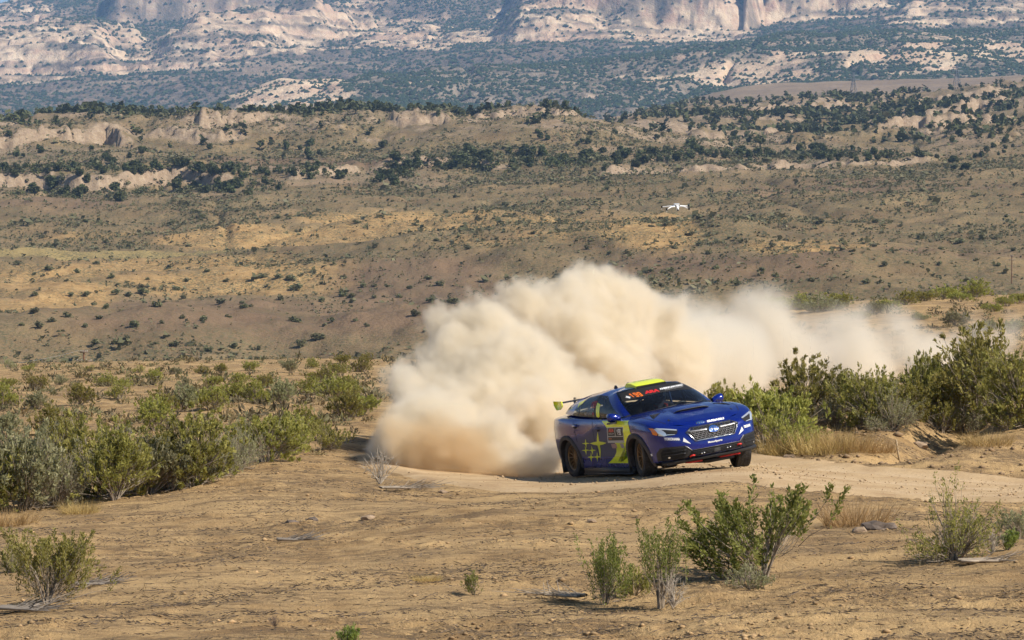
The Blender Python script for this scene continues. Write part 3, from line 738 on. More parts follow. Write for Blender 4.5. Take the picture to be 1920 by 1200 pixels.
# ---- cabin
KB = np.array([(1.03, 0, 1.012), (.985, .40, 1.002), (.80, .665, .975), (.66, .772, .955), (-.26, .79, .985), (-.36, .79, .99), (-.97, .785, 1.018), (-1.02, .782, 1.02), (-1.26, .768, 1.035), (-1.70, .705, 1.06), (-1.79, .60, 1.068), (-1.83, .3, 1.082), (-1.85, 0, 1.088)])
KT = np.array([(.20, 0, 1.366), (.165, .36, 1.357), (.07, .535, 1.333), (-.13, .590, 1.297), (-.36, .610, 1.316), (-.44, .610, 1.316), (-.84, .600, 1.290), (-.88, .594, 1.283), (-1.04, .580, 1.262), (-1.26, .535, 1.262), (-1.25, .48, 1.288), (-1.23, .25, 1.320), (-1.22, 0, 1.330)])
NC = 8; B_, T2 = crs(KB, NC), crs(KT, NC)
VV = np.array([0, .05, .10, .2, .3, .4, .5, .6, .7, .8, .88, .93, 1.0])
Gg = np.array([B_ * (1 - v) + T2 * v + np.stack([0 * B_[:, 0], B_[:, 1] / .79 * .045 * 4 * v * (1 - v), 0.018 * 4 * v * (1 - v) + 0 * B_[:, 0]], -1) for v in VV])
fw_ = np.clip(1 - np.arange(B_.shape[0]) / (2.5 * NC), 0, 1); Gg[..., 0] += (0.05 * 4 * VV * (1 - VV))[:, None] * fw_[None, :]
rw_ = np.clip((np.arange(B_.shape[0]) - 9 * NC) / (2 * NC), 0, 1); Gg[..., 2] += (0.035 * 4 * VV * (1 - VV))[:, None] * rw_[None, :]
seg = np.arange(B_.shape[0] - 1) // NC; vm = 0.5 * (VV[:-1] + VV[1:])
vin = (vm > .05) & (vm < .91); vws = (vm > .03)
gm = {'windscreen': (seg < 2)[None] & (vm > .02)[:, None] & (vm < .97)[:, None],
      'front_side_window': ((seg == 3)[None] & vin[:, None]), 'rear_side_window': ((seg == 5)[None] & vin[:, None]),
      'quarter_window': ((seg == 7)[None] & vin[:, None]), 'rear_window': ((seg >= 10)[None] & (vm > .05)[:, None] & (vm < .93)[:, None])}
isglass = sum(gm.values()) > 0
trim = (~isglass) & (((seg >= 3) & (seg <= 7))[None] & ((vm > .03) & (vm < .97))[:, None] | ((vm < .03)[:, None] & (seg < 8)[None]))
for sgn in (1, -1):
    body.grid(Gg * [1, sgn, 1], 0, (~isglass) & (~trim)); body.grid(Gg * [1, sgn, 1], 1, trim)
tp = Gg[-1]; ns_ = len(tp); spx2 = crs(np.array([.20, .15, .02, -.12, -.35, -.45, -.80, -.86, -1.0, -1.1, -1.17, -1.21, -1.22])[:, None], NC)[:, 0]
spz2 = np.interp(spx2, [-1.22, -1.0, -.6, -.25, 0, .2], [1.330, 1.355, 1.388, 1.395, 1.386, 1.366])
Gr = np.zeros((9, ns_, 3))
for j, tt in enumerate(np.linspace(0, 1, 9)):
    q = 1 - (1 - tt) ** 2.4; Gr[j, :, 0] = tp[:, 0] * (1 - tt) + spx2 * tt; Gr[j, :, 1] = tp[:, 1] * (1 - tt); Gr[j, :, 2] = tp[:, 2] * (1 - q) + spz2 * q
for sgn in (1, -1): body.grid(Gr * [1, sgn, 1], 0)
# floor pan and wheel housings
body.box((0, 0, .21), (1.95, .70, .02), mi=1)
for sx in (WB, -WB):
    for sgn in (1, -1):
        a = np.linspace(R(-12), R(192), 26); yy = np.array([.40, .60, .86])
        G = np.stack([sx + (AR + .004) * np.cos(a)[:, None] + 0 * yy, sgn * yy + 0 * a[:, None], AZ + (AR + .004) * np.sin(a)[:, None] + 0 * yy], -1); body.grid(G, 1)
        v = np.vstack([[(sx, sgn * .40, AZ)], G[:, 0]]); k = np.arange(len(a) - 1); body.add(v, np.stack([0 * k, 1 + k, 2 + k], -1), 1)
bo = body.build('body', MB_, car); autosmooth(bo, 42); bo.data.update()
glass_bags = {}
for name, mk in gm.items():
    for sgn in ((1, -1) if 'side' in name or 'quarter' in name else (0,)):
        g_ = Bag()
        for s2 in ((sgn,) if sgn else (1, -1)): g_.grid(Gg * [1, s2, 1], 0, mk)
        glass_bags[(name, sgn)] = g_
# ray target for everything stuck on the skin (before the body leans)
def bag_polys(b): 
    v = np.vstack(b.v); fs = [tuple(x) for f in b.f3 + b.f4 for x in f]; return v, fs
tv, tf = [tuple(v.co) for v in bo.data.vertices], [tuple(p.vertices) for p in bo.data.polygons]
for g_ in glass_bags.values():
    v, f = bag_polys(g_); n0 = len(tv); tv += [tuple(x) for x in v]; tf += [tuple(int(i) + n0 for i in q) for q in f]
SKIN = BVHTree.FromPolygons([Vector(v) for v in tv], tf)
bo.data.transform(BODY)
for (name, sgn), g_ in glass_bags.items():
    o = g_.build(name, M_WIND if name == 'windscreen' else M_SIDE, car, True, BODY); autosmooth(o, 60)

def cast(o, d):
    h = SKIN.ray_cast(Vector(o), Vector(d).normalized(), 6.0); return h
VIEW = {'R': lambda a, b: ((a, -3, b), (0, 1, 0)), 'L': lambda a, b: ((a, 3, b), (0, -1, 0)), 'F': lambda a, b: ((4, a, b), (-1, 0, 0)), 'T': lambda a, b: ((a, b, 3), (0, 0, -1)), 'B': lambda a, b: ((-4, a, b), (1, 0, 0))}
def fix(name, pts2, faces, view, mat, off=0.004, thick=0.0, parent=None, deep=None, curve=None):
    """Lay a flat shape on the car's skin, looking along one of its axes."""
    vs, last = [], None
    for a, b in pts2:
        o, d = VIEW[view](a, b); h = cast(o, d)
        if h[0] is None: vs.append(last if last is not None else Vector(o) + Vector(d) * 3); continue
        if view in 'RL' and abs(h[0].y) < .70 and h[0].z < .93 and last is not None: vs.append(last); continue
        p = h[0] - Vector(d) * off; last = p; vs.append(p)
    v = np.array([list(p) for p in vs]); b = Bag()
    if thick:
        d = np.array(VIEW[view](0, 0)[1]); n = len(v); b.add(np.vstack([v, v + d * thick]), [faces, faces[:, ::-1] + n])
        ed = {}
        for f in faces:
            for i in range(len(f)):
                e = (f[i], f[(i + 1) % len(f)]); ed[e] = 1
        rim = [e for e in ed if (e[1], e[0]) not in ed]
        q = np.array([(e[1], e[0], e[0] + n, e[1] + n) for e in rim]); b.f4.append(q); b.m4.append(np.zeros(len(q), int))
    else: b.add(v, faces)
    o = b.build(name, mat, parent or car, False, BODY); return o
def poly_tris(poly, cuts=3, maxe=0.05):
    bm = bmesh.new(); vs = [bm.verts.new((x, y, 0)) for x, y in poly]; bm.faces.new(vs)
    bmesh.ops.triangulate(bm, faces=bm.faces)
    for _ in range(8):
        es = [e for e in bm.edges if e.calc_length() > maxe]
        if not es: break
        bmesh.ops.subdivide_edges(bm, edges=es, cuts=1); bmesh.ops.triangulate(bm, faces=[f for f in bm.faces if len(f.verts) > 3])
    bm.verts.index_update(); p = [(v.co.x, v.co.y) for v in bm.verts]; f = np.array([[v.index for v in q.verts] for q in bm.faces]); bm.free()
    return p, f
def sticker(name, poly, view, mat, off=0.004, thick=0.0, parent=None, maxe=0.05):
    p, f = poly_tris(poly, maxe=maxe); return fix(name, p, f, view, mat, off, thick, parent)
def text_tris(s, size, shear=0.0, bold=0.0, width=None):
    cu = bpy.data.curves.new('lettering', 'FONT'); cu.body = s; cu.size = size; cu.shear = shear; cu.offset = bold; cu.resolution_u = 3
    cu.align_x = 'CENTER'; cu.align_y = 'CENTER'
    o = bpy.data.objects.new('lettering', cu); COL.objects.link(o); dg = bpy.context.evaluated_depsgraph_get(); dg.update()
    me = bpy.data.meshes.new_from_object(o.evaluated_get(dg)); bpy.data.objects.remove(o); bpy.data.curves.remove(cu)
    bm = bmesh.new(); bm.from_mesh(me); bpy.data.meshes.remove(me); bmesh.ops.triangulate(bm, faces=bm.faces); bm.verts.index_update()
    p = np.array([(v.co.x, v.co.y) for v in bm.verts]); f = np.array([[v.index for v in q.verts] for q in bm.faces]); bm.free()
    if width: p[:, 0] *= width / (p[:, 0].max() - p[:, 0].min())
    return p, f
def writing(name, s, view, c, size, mat, dirx=(1, 0), diry=(0, 1), width=None, shear=0.0, bold=0.0, off=0.006, parent=None):
    p, f = text_tris(s, size, shear, bold, width)
    q = [(c[0] + x * dirx[0] + y * diry[0], c[1] + x * dirx[1] + y * diry[1]) for x, y in p]; return fix(name, q, f, view, mat, off, 0, parent)
GLY = {'1': [[(.10, .72), (.36, 1), (.36, 0)]], '9': [[(.06, 0), (.58, 0), (.66, .10), (.66, .90), (.58, 1), (.10, 1), (.02, .90), (.02, .56), (.10, .46), (.66, .46)]]}
def digits(name, txt, view, c, wd, ht, thick, mat, off, sl=.12):
    polys = []; step = wd / len(txt)
    for i, ch in enumerate(txt):
        for pl in GLY[ch]: polys += stroke([(c[0] - wd / 2 + i * step + (x * .95 + sl * y) * step, c[1] + (y - .5) * ht) for x, y in pl], thick)
    return strokes(name, polys, view, mat, off, 0, car)
def stroke(pts, w_, closed=False):
    """Polyline -> list of little quads w_ wide."""
    out = []
    n = len(pts) if closed else len(pts) - 1
    for i in range(n):
        a, c = Vector(pts[i]), Vector(pts[(i + 1) % len(pts)]); d = (c - a).normalized(); nrm = Vector((-d.y, d.x)) * w_ / 2; e = d * w_ * .3
        out.append([tuple(a - e - nrm), tuple(c + e - nrm), tuple(c + e + nrm), tuple(a - e + nrm)])
    return out
def strokes(name, polys, view, mat, off, thick, parent):
    P2, F = [], []
    for q in polys:
        p, f = poly_tris(q, maxe=.06); F.append(f + len(P2)); P2 += p
    return fix(name, P2, np.vstack(F), view, mat, off, thick, parent)
# ---- livery on the right flank (x, z)
sticker('side_stripe', [(.05, .940), (.20, .875), (.36, .77), (.50, .63), (.50, .53), (.44, .44), (.33, .37), (.18, .315), (.03, .268), (.83, .268), (.93, .40), (.975, .53), (1.06, .64), (1.17, .715), (1.26, .735), (1.20, .85), (1.13, .925)], 'R', M_YEL, 0.005, maxe=.028)
sticker('window_stripe', [(-.30, 1.215), (-.16, 1.185), (-.12, .968), (-.25, 1.0)], 'R', M_YEL, .005)
sticker('pillar_stripe', [(-1.21, 1.225), (-1.02, 1.262), (-.93, 1.225), (-1.07, 1.150)], 'R', M_YEL, .006)
def star(cx, cz, hw, up, dn, skew):
    pts = []; tips = [(hw, 0), (skew * up, up), (-hw, 0), (-skew * dn, -dn)]
    for i in range(4):
        a, b = tips[i], tips[(i + 1) % 4]
        for k in range(7):
            t = k / 7; q = 4 * t * (1 - t) * .70; m_ = ((1 - t) * a[0] + t * b[0], (1 - t) * a[1] + t * b[1]); pts.append((cx + m_[0] * (1 - q), cz + m_[1] * (1 - q)))
    return pts
sticker('star_emblem', star(-.17, .593, .325, .18, .255, .32), 'R', M_YEL, .004)
for cx_, cz_ in ((-.648, .594), (-.733, .483), (-.492, .479), (-.587, .372), (-.353, .372)): sticker('star_emblem', star(cx_, cz_, .145, .075, .078, .35), 'R', M_YEL, .0045)
# door plate
sticker('door_plate', [(.29, .835), (.955, .835), (.90, .592), (.22, .592)], 'R', M_GREYV, .006)
sticker('plate_panel', [(.315, .825), (.60, .825), (.565, .70), (.285, .70)], 'R', M_BLK, .008); sticker('plate_panel', [(.63, .825), (.935, .825), (.905, .70), (.595, .70)], 'R', M_BLK, .008)
sticker('plate_panel', [(.28, .685), (.90, .685), (.885, .630), (.265, .630)], 'R', M_BLK, .008)
writing('plate_lettering', 'ARA', 'R', (.445, .785), .07, M_RED, width=.22, shear=.2, bold=.004, off=.010); writing('plate_lettering', 'RALLY', 'R', (.435, .735), .03, M_WHITE, width=.20, off=.010)
digits('plate_number', '199', 'R', (.765, .762), .17, .075, .017, M_WHITE, .010); writing('plate_lettering', 'ARA', 'R', (.36, .657), .035, M_ORG, width=.13, off=.010)
sticker('sponsor_patch', [(.33, .578), (.545, .578), (.53, .505), (.33, .505)], 'R', plain('pink_patch', (.40, .24, .22), .6), .007); sticker('sponsor_patch', [(.70, .582), (.84, .582), (.83, .508), (.69, .508)], 'R', plain('lilac_patch', (.36, .32, .36), .6), .007)
# windows: number, crew names with flags
M_DIMW = plain('dusty_white_vinyl', (.36, .39, .44), .6); M_DIMR = plain('dusty_red_vinyl', (.42, .06, .07), .6)
digits('window_number', '199', 'R', (-.41, 1.188), .21, .085, .018, M_DIMR, .007)
writing('crew_name', 'GELSOMINO', 'R', (-.575, 1.118), .055, M_DIMW, width=.32, off=.007); writing('crew_name', 'PASTRANA', 'R', (-.575, 1.048), .06, M_DIMW, width=.30, off=.007)
sticker('crew_flag', [(-.395, 1.13), (-.355, 1.13), (-.355, 1.105), (-.395, 1.105)], 'R', M_DIMW, .007); sticker('crew_flag', [(-.40, 1.07), (-.355, 1.07), (-.35, 1.03), (-.395, 1.03)], 'R', M_DIMR, .007)
writing('sponsor_lettering', 'YOKOHAMA', 'R', (-1.50, .935), .04, M_DIMW, width=.21, off=.006)
writing('sponsor_lettering', 'YOKOHAMA', 'F', (-.648, .590), .052, M_WHITE, (1, -.20), (0, 1), .200, .1, .003); writing('sponsor_lettering', 'YOKOHAMA', 'F', (.605, .578), .052, M_WHITE, (1, .05), (0, 1), .155, .1, .003)
sticker('fender_badge', [(1.745, .405), (1.80, .410), (1.80, .375), (1.745, .370)], 'R', M_WHITE, .005)
# yellow and stars on the far flank too
sticker('side_stripe', [(.05, .945), (.36, .77), (.50, .63), (.44, .44), (.03, .268), (.83, .268), (.93, .40), (.975, .53), (1.06, .64), (1.17, .715), (1.26, .735), (1.13, .935)], 'L', M_YEL, 0.003, maxe=.06)
sticker('star_emblem', star(-.17, .593, .325, .18, .255, .0), 'L', M_YEL, .004)
# ---- door shut lines, handles, mirrors, sills, arches
for v_ in ('R', 'L'):
    sg = -1 if v_ == 'R' else 1
    for pts in ([(1.00, .93), (1.012, .93), (.975, .50), (.963, .50)], [(-.305, .975), (-.293, .975), (-.283, .27), (-.295, .27)], [(-1.02, 1.0), (-1.008, 1.0), (-.93, .62), (-.945, .62)]):
        sticker('shut_line', pts, v_, M_DARK, .0015)
    for hx_, hz_ in ((-.92, .885), (-.08, .822)):
        b = Bag(); yy = cast((hx_, sg * 3, hz_), (0, -sg, 0))[0].y
        b.tube([(hx_ - .10, yy, hz_), (hx_ - .06, yy + sg * .028, hz_), (hx_ + .06, yy + sg * .028, hz_ - .004), (hx_ + .09, yy, hz_ - .006)], [.010, .017, .017, .010], 8); autosmooth(b.build('door_handle', M_BLUE, car, True, BODY), 40)
        sticker('handle_recess', [(hx_ - .06, hz_ - .045), (hx_ + .05, hz_ - .045), (hx_ + .06, hz_ + .02), (hx_ - .04, hz_ + .02)], v_, M_DARK, .002)
    # door mirror: blue shell over a black stalk
    b = Bag(); G = []
    for t_ in np.linspace(0, 1, 9):
        y_ = .80 + .205 * t_; w_ = (.040 + .072 * math.sin(min(1, t_ * 1.35 + .12) * math.pi / 2)) * (1 if t_ < .8 else math.sqrt(max(.02, 1 - ((t_ - .8) / .2) ** 2)))
        G.append([(.66 - .03 * t_ + .075 * (w_ / .11) * math.cos(a_), sg * y_, 0.975 + .02 * t_ + .62 * w_ * math.sin(a_)) for a_ in np.linspace(0, 2 * math.pi, 17)])
    b.grid(np.array(G)[:, ::int(-sg)] if sg > 0 else np.array(G)); mo = b.build('door_mirror', M_BLUE, car, True, BODY); autosmooth(mo, 50)
    b = Bag(); b.box((.635, sg * .81, .935), (.05, .045, .022)); b.box((.62, sg * .90, .905), (.06, .09, .012)); autosmooth(b.build('mirror_stalk', M_BLK, mo, True, BODY), 30)
    # sill skirt
    b = Bag(); b.box((.01, sg * .80, .142), (.95, .055, .055), taper=1.0); b.box((.01, sg * .845, .105), (.95, .03, .012)); b.build('sill_skirt', M_BLK, car, False, BODY)
    # wheel arch cladding
    for sx in (WB, -WB):
        b = Bag(); G = []
        for a_ in np.linspace(R(-14), R(194), 44):
            ring = []
            for k, (rr, oo) in enumerate(((AR - .006, -.05), (AR - .006, .020), (AR + .030, .030), (AR + .062, .020), (AR + .068, -.004))):
                x_, z_ = sx + rr * math.cos(a_), AZ + rr * math.sin(a_); h = cast((sx + (AR + .075) * math.cos(a_), sg * 3, AZ + (AR + .075) * math.sin(a_)), (0, -sg, 0))
                y_ = max(.80, abs(h[0].y)) if h[0] is not None else .86
                ring.append((x_, sg * (y_ + oo), z_))
            G.append(ring)
        G = np.array(G)
        # even out the lip where the skin turns under
        ys = G[:, :, 1] * sg; base_y = ys[:, 1]
        for _ in range(6): base_y[1:-1] = (base_y[:-2] + 2 * base_y[1:-1] + base_y[2:]) / 4
        for k, oo in enumerate((-.07, 0, .010, 0, -.024)): ys[:, k] = base_y + oo
        G[:, :, 1] = ys * sg
        b.grid(G if sg < 0 else G[:, ::-1]); autosmooth(b.build('arch_cladding', M_CLAD, car, True, BODY), 60)
    # mud flaps behind each wheel
    for sx in (WB, -WB):
        b = Bag(); b.box((sx - .385, sg * .78, .235), (.008, .12, .11)); b.build('mud_flap', M_BLK, car, False, BODY)
# ---- nose
hexa = [(-.435, .658), (-.335, .712), (.335, .712), (.435, .658), (.325, .512), (-.325, .512)]
gr = sticker('grille', hexa, 'F', M_DARK, .004, maxe=.08)
strokes('grille_frame', stroke(hexa, .016, True), 'F', plain('frame_grey', (.10, .10, .11), .3, .7), .012, .010, gr)
strokes('chrome_edge', stroke([(-.435, .655), (-.325, .508), (.325, .508), (.435, .655)], .010), 'F', M_CHR, .016, .008, gr)
M_MESH = plain('satin_metal', (.24, .24, .25), .38, .9)
for k in range(6):
    zc = .535 + k * .026; hwid = .325 + (zc - .512) * .62; pts = []
    if k == 5: hwid = .40
    n_ = int(hwid * 2 / .034)
    for i in range(n_ + 1):
        x_ = -hwid + .02 + i * (2 * hwid - .04) / n_; pts.append((x_, zc + (.010 if (i + k) % 2 else -.010)))
    strokes('grille_bar', stroke(pts, .009), 'F', M_MESH, .010, .008, gr)
pts = [(-.33 + i * .044, .693 + (.009 if i % 2 else -.009)) for i in range(16)]; strokes('grille_bar', stroke(pts, .005), 'F', plain('dim_metal', (.10, .10, .11), .4, .8), .010, .006, gr)
strokes('grille_wing', [[(-.42, .650), (-.09, .640), (-.09, .668), (-.40, .672)], [(.09, .640), (.42, .650), (.40, .672), (.09, .668)]], 'F', M_MESH, .016, .010, gr)
def oval(cx, cz, rx, rz, n=28): return [(cx + rx * math.cos(2 * math.pi * i / n), cz + rz * math.sin(2 * math.pi * i / n)) for i in range(n)]
M_EMB = plain('emblem_blue', (.02, .09, .34), .2, .3, coat=1.0)
def emblem(c, rx, rz, off, parent):
    e = sticker('oval_emblem', oval(*c, rx * 1.14, rz * 1.16), 'F', M_CHR, off, .006, parent)
    sticker('emblem_field', oval(*c, rx, rz), 'F', M_EMB, off + .004, 0, parent)
    strokes('emblem_star', [star(c[0] - rx * .42, c[1] + rz * .1, rx * .44, rz * .66, rz * .66, 0)] + [star(c[0] + rx * a, c[1] + rz * b_, rx * .22, rz * .30, rz * .30, 0) for a, b_ in ((.12, .50), (.60, .30), (.22, -.05), (.62, -.28), (.15, -.52))], 'F', M_CHR, off + .007, 0, parent)
emblem((0, .640), .078, .052, .022, gr)
emblem((-.130, .760), .066, .022, .004, car)
writing('hood_lettering', 'SUBARU', 'F', (.122, .756), .036, M_WHITE, (1, 0), (0, 1), .30, 0, .003)
for o_ in (bpy.data.objects['hood_lettering'],): pass
writing('nose_lettering', 'MotorSports', 'F', (-.015, .452), .036, M_WHITE, width=.24, off=.004, bold=.0015)
for sg in (1, -1):
    hl = sticker('headlight', [(sg * y, z) for y, z in [(-.862, .80), (-.846, .69), (-.78, .655), (-.65, .640), (-.57, .66), (-.535, .715), (-.70, .762)]][::sg], 'F', M_DARK, .004, 0, car, .04)
    sticker('indicator_lens', [(sg * y, z) for y, z in [(-.860, .797), (-.846, .695), (-.812, .672), (-.80, .70), (-.826, .786)]][::sg], 'F', M_AMBER, .008, 0, hl, .03)
    sticker('reflector', [(sg * y, z) for y, z in [(-.822, .780), (-.795, .690), (-.80, .668), (-.74, .650), (-.705, .655), (-.715, .70), (-.75, .755)]][::sg], 'F', M_LAMP, .008, 0, hl, .03)
    sticker('light_strip', [(sg * y, z) for y, z in [(-.80, .787), (-.70, .764), (-.545, .722), (-.555, .706), (-.70, .742), (-.79, .765)]][::sg], 'F', M_LAMP, .009, 0, hl, .03)
    sticker('light_strip', [(sg * y, z) for y, z in [(-.71, .660), (-.60, .650), (-.60, .658), (-.70, .672)]][::sg], 'F', M_LAMP, .009, 0, hl, .03)
    sticker('nose_triangle', [(sg * y, z) for y, z in [(-.492, .588), (-.402, .476), (-.512, .530)]][::sg], 'F', M_WHITE, .004, 0, car, .04)
    fp = sticker('fog_pocket', [(sg * y, z) for y, z in [(-.835, .40), (-.805, .468), (-.76, .482), (-.485, .462), (-.405, .378), (-.50, .245), (-.82, .25)]][::sg], 'F', M_BLK, .006, 0, car, .05)
    sticker('pocket_void', [(sg * y, z) for y, z in [(-.80, .40), (-.775, .45), (-.51, .437), (-.455, .375), (-.53, .285), (-.79, .29)]][::sg], 'F', M_DARK, .009, 0, fp, .05)
    strokes('pocket_fin', [[(sg * y, z) for y, z in q][::sg] for q in ([(-.78, .352), (-.50, .345), (-.50, .357), (-.78, .364)], [(-.77, .40), (-.49, .395), (-.49, .402), (-.77, .407)])], 'F', M_BLK, .020, .014, fp)
    sticker('fog_lamp', oval(sg * -.715, .318, .014, .014, 10), 'F', M_LAMP, .014, 0, fp, .05)
    strokes('bumper_edge', [[(sg * y, z) for y, z in q][::sg] for q in ([(-.49, .466), (-.40, .385), (-.40, .372), (-.50, .455)],)], 'F', plain('edge_grey', (.22, .22, .23), .35, .3), .014, .010, car)
lm = sticker('lower_intake', [(-.405, .378), (.405, .378), (.50, .25), (-.50, .25)], 'F', M_DARK, .005, 0, car, .06)
strokes('bumper_edge', [[(-.41, .374), (.41, .374), (.40, .386), (-.40, .386)]], 'F', plain('edge_dark', (.08, .08, .085), .35, .3), .014, .010, car)
strokes('intake_bar', [[(-.42, z), (.42, z), (.42, z + .007), (-.42, z + .007)] for z in (.285, .305, .325, .345)], 'F', M_BLK, .012, .006, lm)
for y_, z_ in ((-.40, .287), (.385, .325)): 
    b = Bag(); xx = cast((4, y_, z_), (-1, 0, 0))[0].x; b.tube([(xx - .02, y_ - .03, z_), (xx + .03, y_ - .026, z_ + .012), (xx + .04, y_, z_ + .016), (xx + .03, y_ + .026, z_ + .012), (xx - .02, y_ + .03, z_)], .012, 8); b.build('tow_hook', M_RED, car, True, BODY)
for y_, z_ in ((-.26, .307), (-.22, .312), (.17, .322), (.22, .326)): sticker('spot_lamp', oval(y_, z_, .011, .010, 12), 'F', M_LAMP, .02, .01, lm)
sticker('intake_cooler', [(-.05, .295), (.06, .297), (.055, .355), (-.045, .352)], 'F', plain('cooler_grey', (.07, .07, .075), .5), .010, 0, lm)
b = Bag(); fx = [(-.80, 1.93), (-.62, 2.08), (-.40, 2.16), (0, 2.20), (.40, 2.16), (.62, 2.08), (.80, 1.93)]
G = np.array([[(x - .25, y, .205), (x + .03, y, .215), (x + .045, y, .240), (x + .01, y, .268), (x - .1, y, .275)] for y, x in fx]); b.grid(G); autosmooth(b.build('splitter', M_BLK, car, True, BODY), 30)
for y0, y1 in ((-.42, -.22), (.10, .42)):
    b = Bag(); b.box((2.06, (y0 + y1) / 2, .196), (.10, (y1 - y0) / 2, .012)); b.build('splitter_stripe', M_RED, car, False, BODY)
b = Bag(); b.box((1.75, .12, .165), (.35, .22, .03)); b.build('skid_plate', M_BLK, car, False, BODY)
# ---- hood: scoop, vents, pins
b = Bag(); G = []
for x_, hgt in ((1.62, .010), (1.58, .040), (1.48, .050), (1.25, .038), (1.02, .006)):
    row = []
    for y_ in np.linspace(-.31, .31, 17):
        h = cast((x_, y_, 3), (0, 0, -1))[0]; q = 1 - abs(y_ / .31) ** 6; row.append((x_ - .02 * (1 - q), y_ * (1 - .12 * (1.62 - x_) / .60), h.z + (hgt - .006) * q))
    G.append(row)
sc = b.grid(np.array(G)[1:, ::-1]).build('hood_scoop', M_BLUE, car, True, BODY); autosmooth(sc, 50)
b = Bag(); g0 = np.array(G); lip = g0[1].copy(); low = g0[1].copy(); low[:, 2] = [cast((p[0], p[1], 3), (0, 0, -1))[0].z - .004 for p in low]
b.grid(np.array([lip - [.012, 0, .006], low - [.012, 0, 0]])); b.build('scoop_mouth', M_DARK, sc, False, BODY)
b = Bag(); b.tube([tuple(p + np.array([.004, 0, -.004])) for p in lip], .008, 6); b.build('scoop_lip', M_BLK, sc, True, BODY)
for sg in (1, -1):
    hv = sticker('hood_vent', [(1.62, sg * .67), (1.40, sg * .44), (1.33, sg * .60)][::-sg], 'T', plain('vent_grey', (.030, .026, .024), .6), .004, 0, car, .05)
    strokes('vent_slat', [[(1.58 - k * .07, sg * (.63 - k * .045)), (1.42 - k * .025, sg * (.60)), (1.43 - k * .025, sg * (.615)), (1.59 - k * .07, sg * (.645 - k * .045))][::-sg] for k in range(2)], 'T', M_BLK, .010, .006, hv)
    sticker('hood_pin', oval(1.86, sg * .53, .03, .016, 12), 'T', M_DARK, .004, 0, car, .06); sticker('hood_pin', oval(1.72, sg * .25, .012, .012, 8), 'T', M_CHR, .008, 0, car, .06)
    # hood shut line
    strokes('shut_line', stroke([(1.0, sg * .74), (1.4, sg * .735), (1.7, sg * .70), (1.92, sg * .62)], .010), 'T', M_DARK, .0015, 0, car)
# ---- windscreen banner and lettering
sticker('windscreen_banner', [(-.615, 1.19), (-.585, 1.24), (-.53, 1.318), (-.36, 1.340), (0, 1.349), (.36, 1.340), (.53, 1.318), (.585, 1.24), (.60, 1.19), (.30, 1.225), (0, 1.235), (-.30, 1.225)], 'F', M_DARK, .004, 0, car, .05)
digits('banner_number', '199', 'F', (-.37, 1.264), .175, .050, .015, M_ORG, .008); writing('banner_lettering', 'ARA', 'F', (-.125, 1.272), .050, M_RED, width=.24, shear=.35, bold=.004, off=.008)
writing('banner_lettering', 'AMERICAN RALLY', 'F', (.27, 1.284), .030, M_WHITE, width=.50, shear=.15, bold=.002, off=.008); writing('banner_lettering', 'ASSOCIATION', 'F', (.27, 1.260), .018, M_GREYV, width=.36, off=.008)
strokes('banner_badge', [star(-.50, 1.245, .042, .028, .028, .0), oval(-.50, 1.248, .022, .018, 10)], 'F', M_WHITE, .008, 0, car)
for y0, y1 in ((-.60, .02), (-.05, .52)):
    b = Bag(); pts = []
    for t_ in np.linspace(0, 1, 8):
        y_ = y0 + (y1 - y0) * t_; z_ = 1.005 + .022 * t_ * (1 if y0 < -.3 else 1.0) - .05 * abs(y_) * .5; h = cast((4, y_, z_), (-1, 0, 0))[0]; pts.append((h.x + .012, y_, z_))
    b.tube(pts, .007, 6); b.build('wiper', M_BLK, car, True, BODY)
# ---- roof vent, aerials, wing
b = Bag()
G = []
for x_, hh in ((-.22, .002), (-.13, .058), (.06, .046), (.235, .034)):
    G.append([(x_, y_, (cast((x_, y_, 3), (0, 0, -1))[0].z if x_ < .17 else 1.345) + (hh if abs(y_) < .26 else -.004)) for y_ in (-.272, -.262, -.255, -.1, .1, .255, .262, .272)])
b.grid(np.array(G)[:, ::-1]); rv = b.build('roof_vent', M_YEL, car, True, BODY); autosmooth(rv, 40)
b = Bag(); g1 = np.array(G)[-1]; g2 = g1.copy(); g2[:, 2] = 1.335; b.grid(np.array([g1[1:-1] - [.006, 0, .010], g2[1:-1] - [.006, 0, 0]])); b.build('vent_mouth', M_DARK, rv, False, BODY)
p, f = text_tris('SUBARU', .07, 0, .001, .34); q = np.array([(-.035 - y * 1.0, x, 1.395 + .062 + .003) for x, y in p])
q[:, 2] = np.interp(q[:, 0], [-.13, .06], [cast((-.13, 0, 3), (0, 0, -1))[0].z + .058, cast((.06, 0, 3), (0, 0, -1))[0].z + .046]) + .004
b = Bag(); b.add(q, f); b.build('vent_lettering', plain('olive_ink', (.16, .20, .01), .5), rv, False, BODY)
b = Bag()
for x_, y_ in ((-.50, -.28), (-.75, .05)):
    z_ = cast((x_, y_, 3), (0, 0, -1))[0].z; b.tube([(x_ - .05, y_, z_), (x_, y_, z_ + .025), (x_ + .05, y_, z_)], [.014, .022, .014], 8)
b.build('roof_aerial', M_BLK, car, True, BODY)
b = Bag(); WZ, WX = 1.225, -1.95
prof = [(.16, .0), (.08, .022), (-.06, .018), (-.17, -.012), (-.06, .002), (.08, .004), (.16, 0)]
b.grid(np.array([[(WX + x_, y_, WZ + z_) for x_, z_ in prof] for y_ in np.linspace(-.69, .69, 6)])); wg = b.build('rear_wing', M_BLK, car, True, BODY); autosmooth(wg, 40)
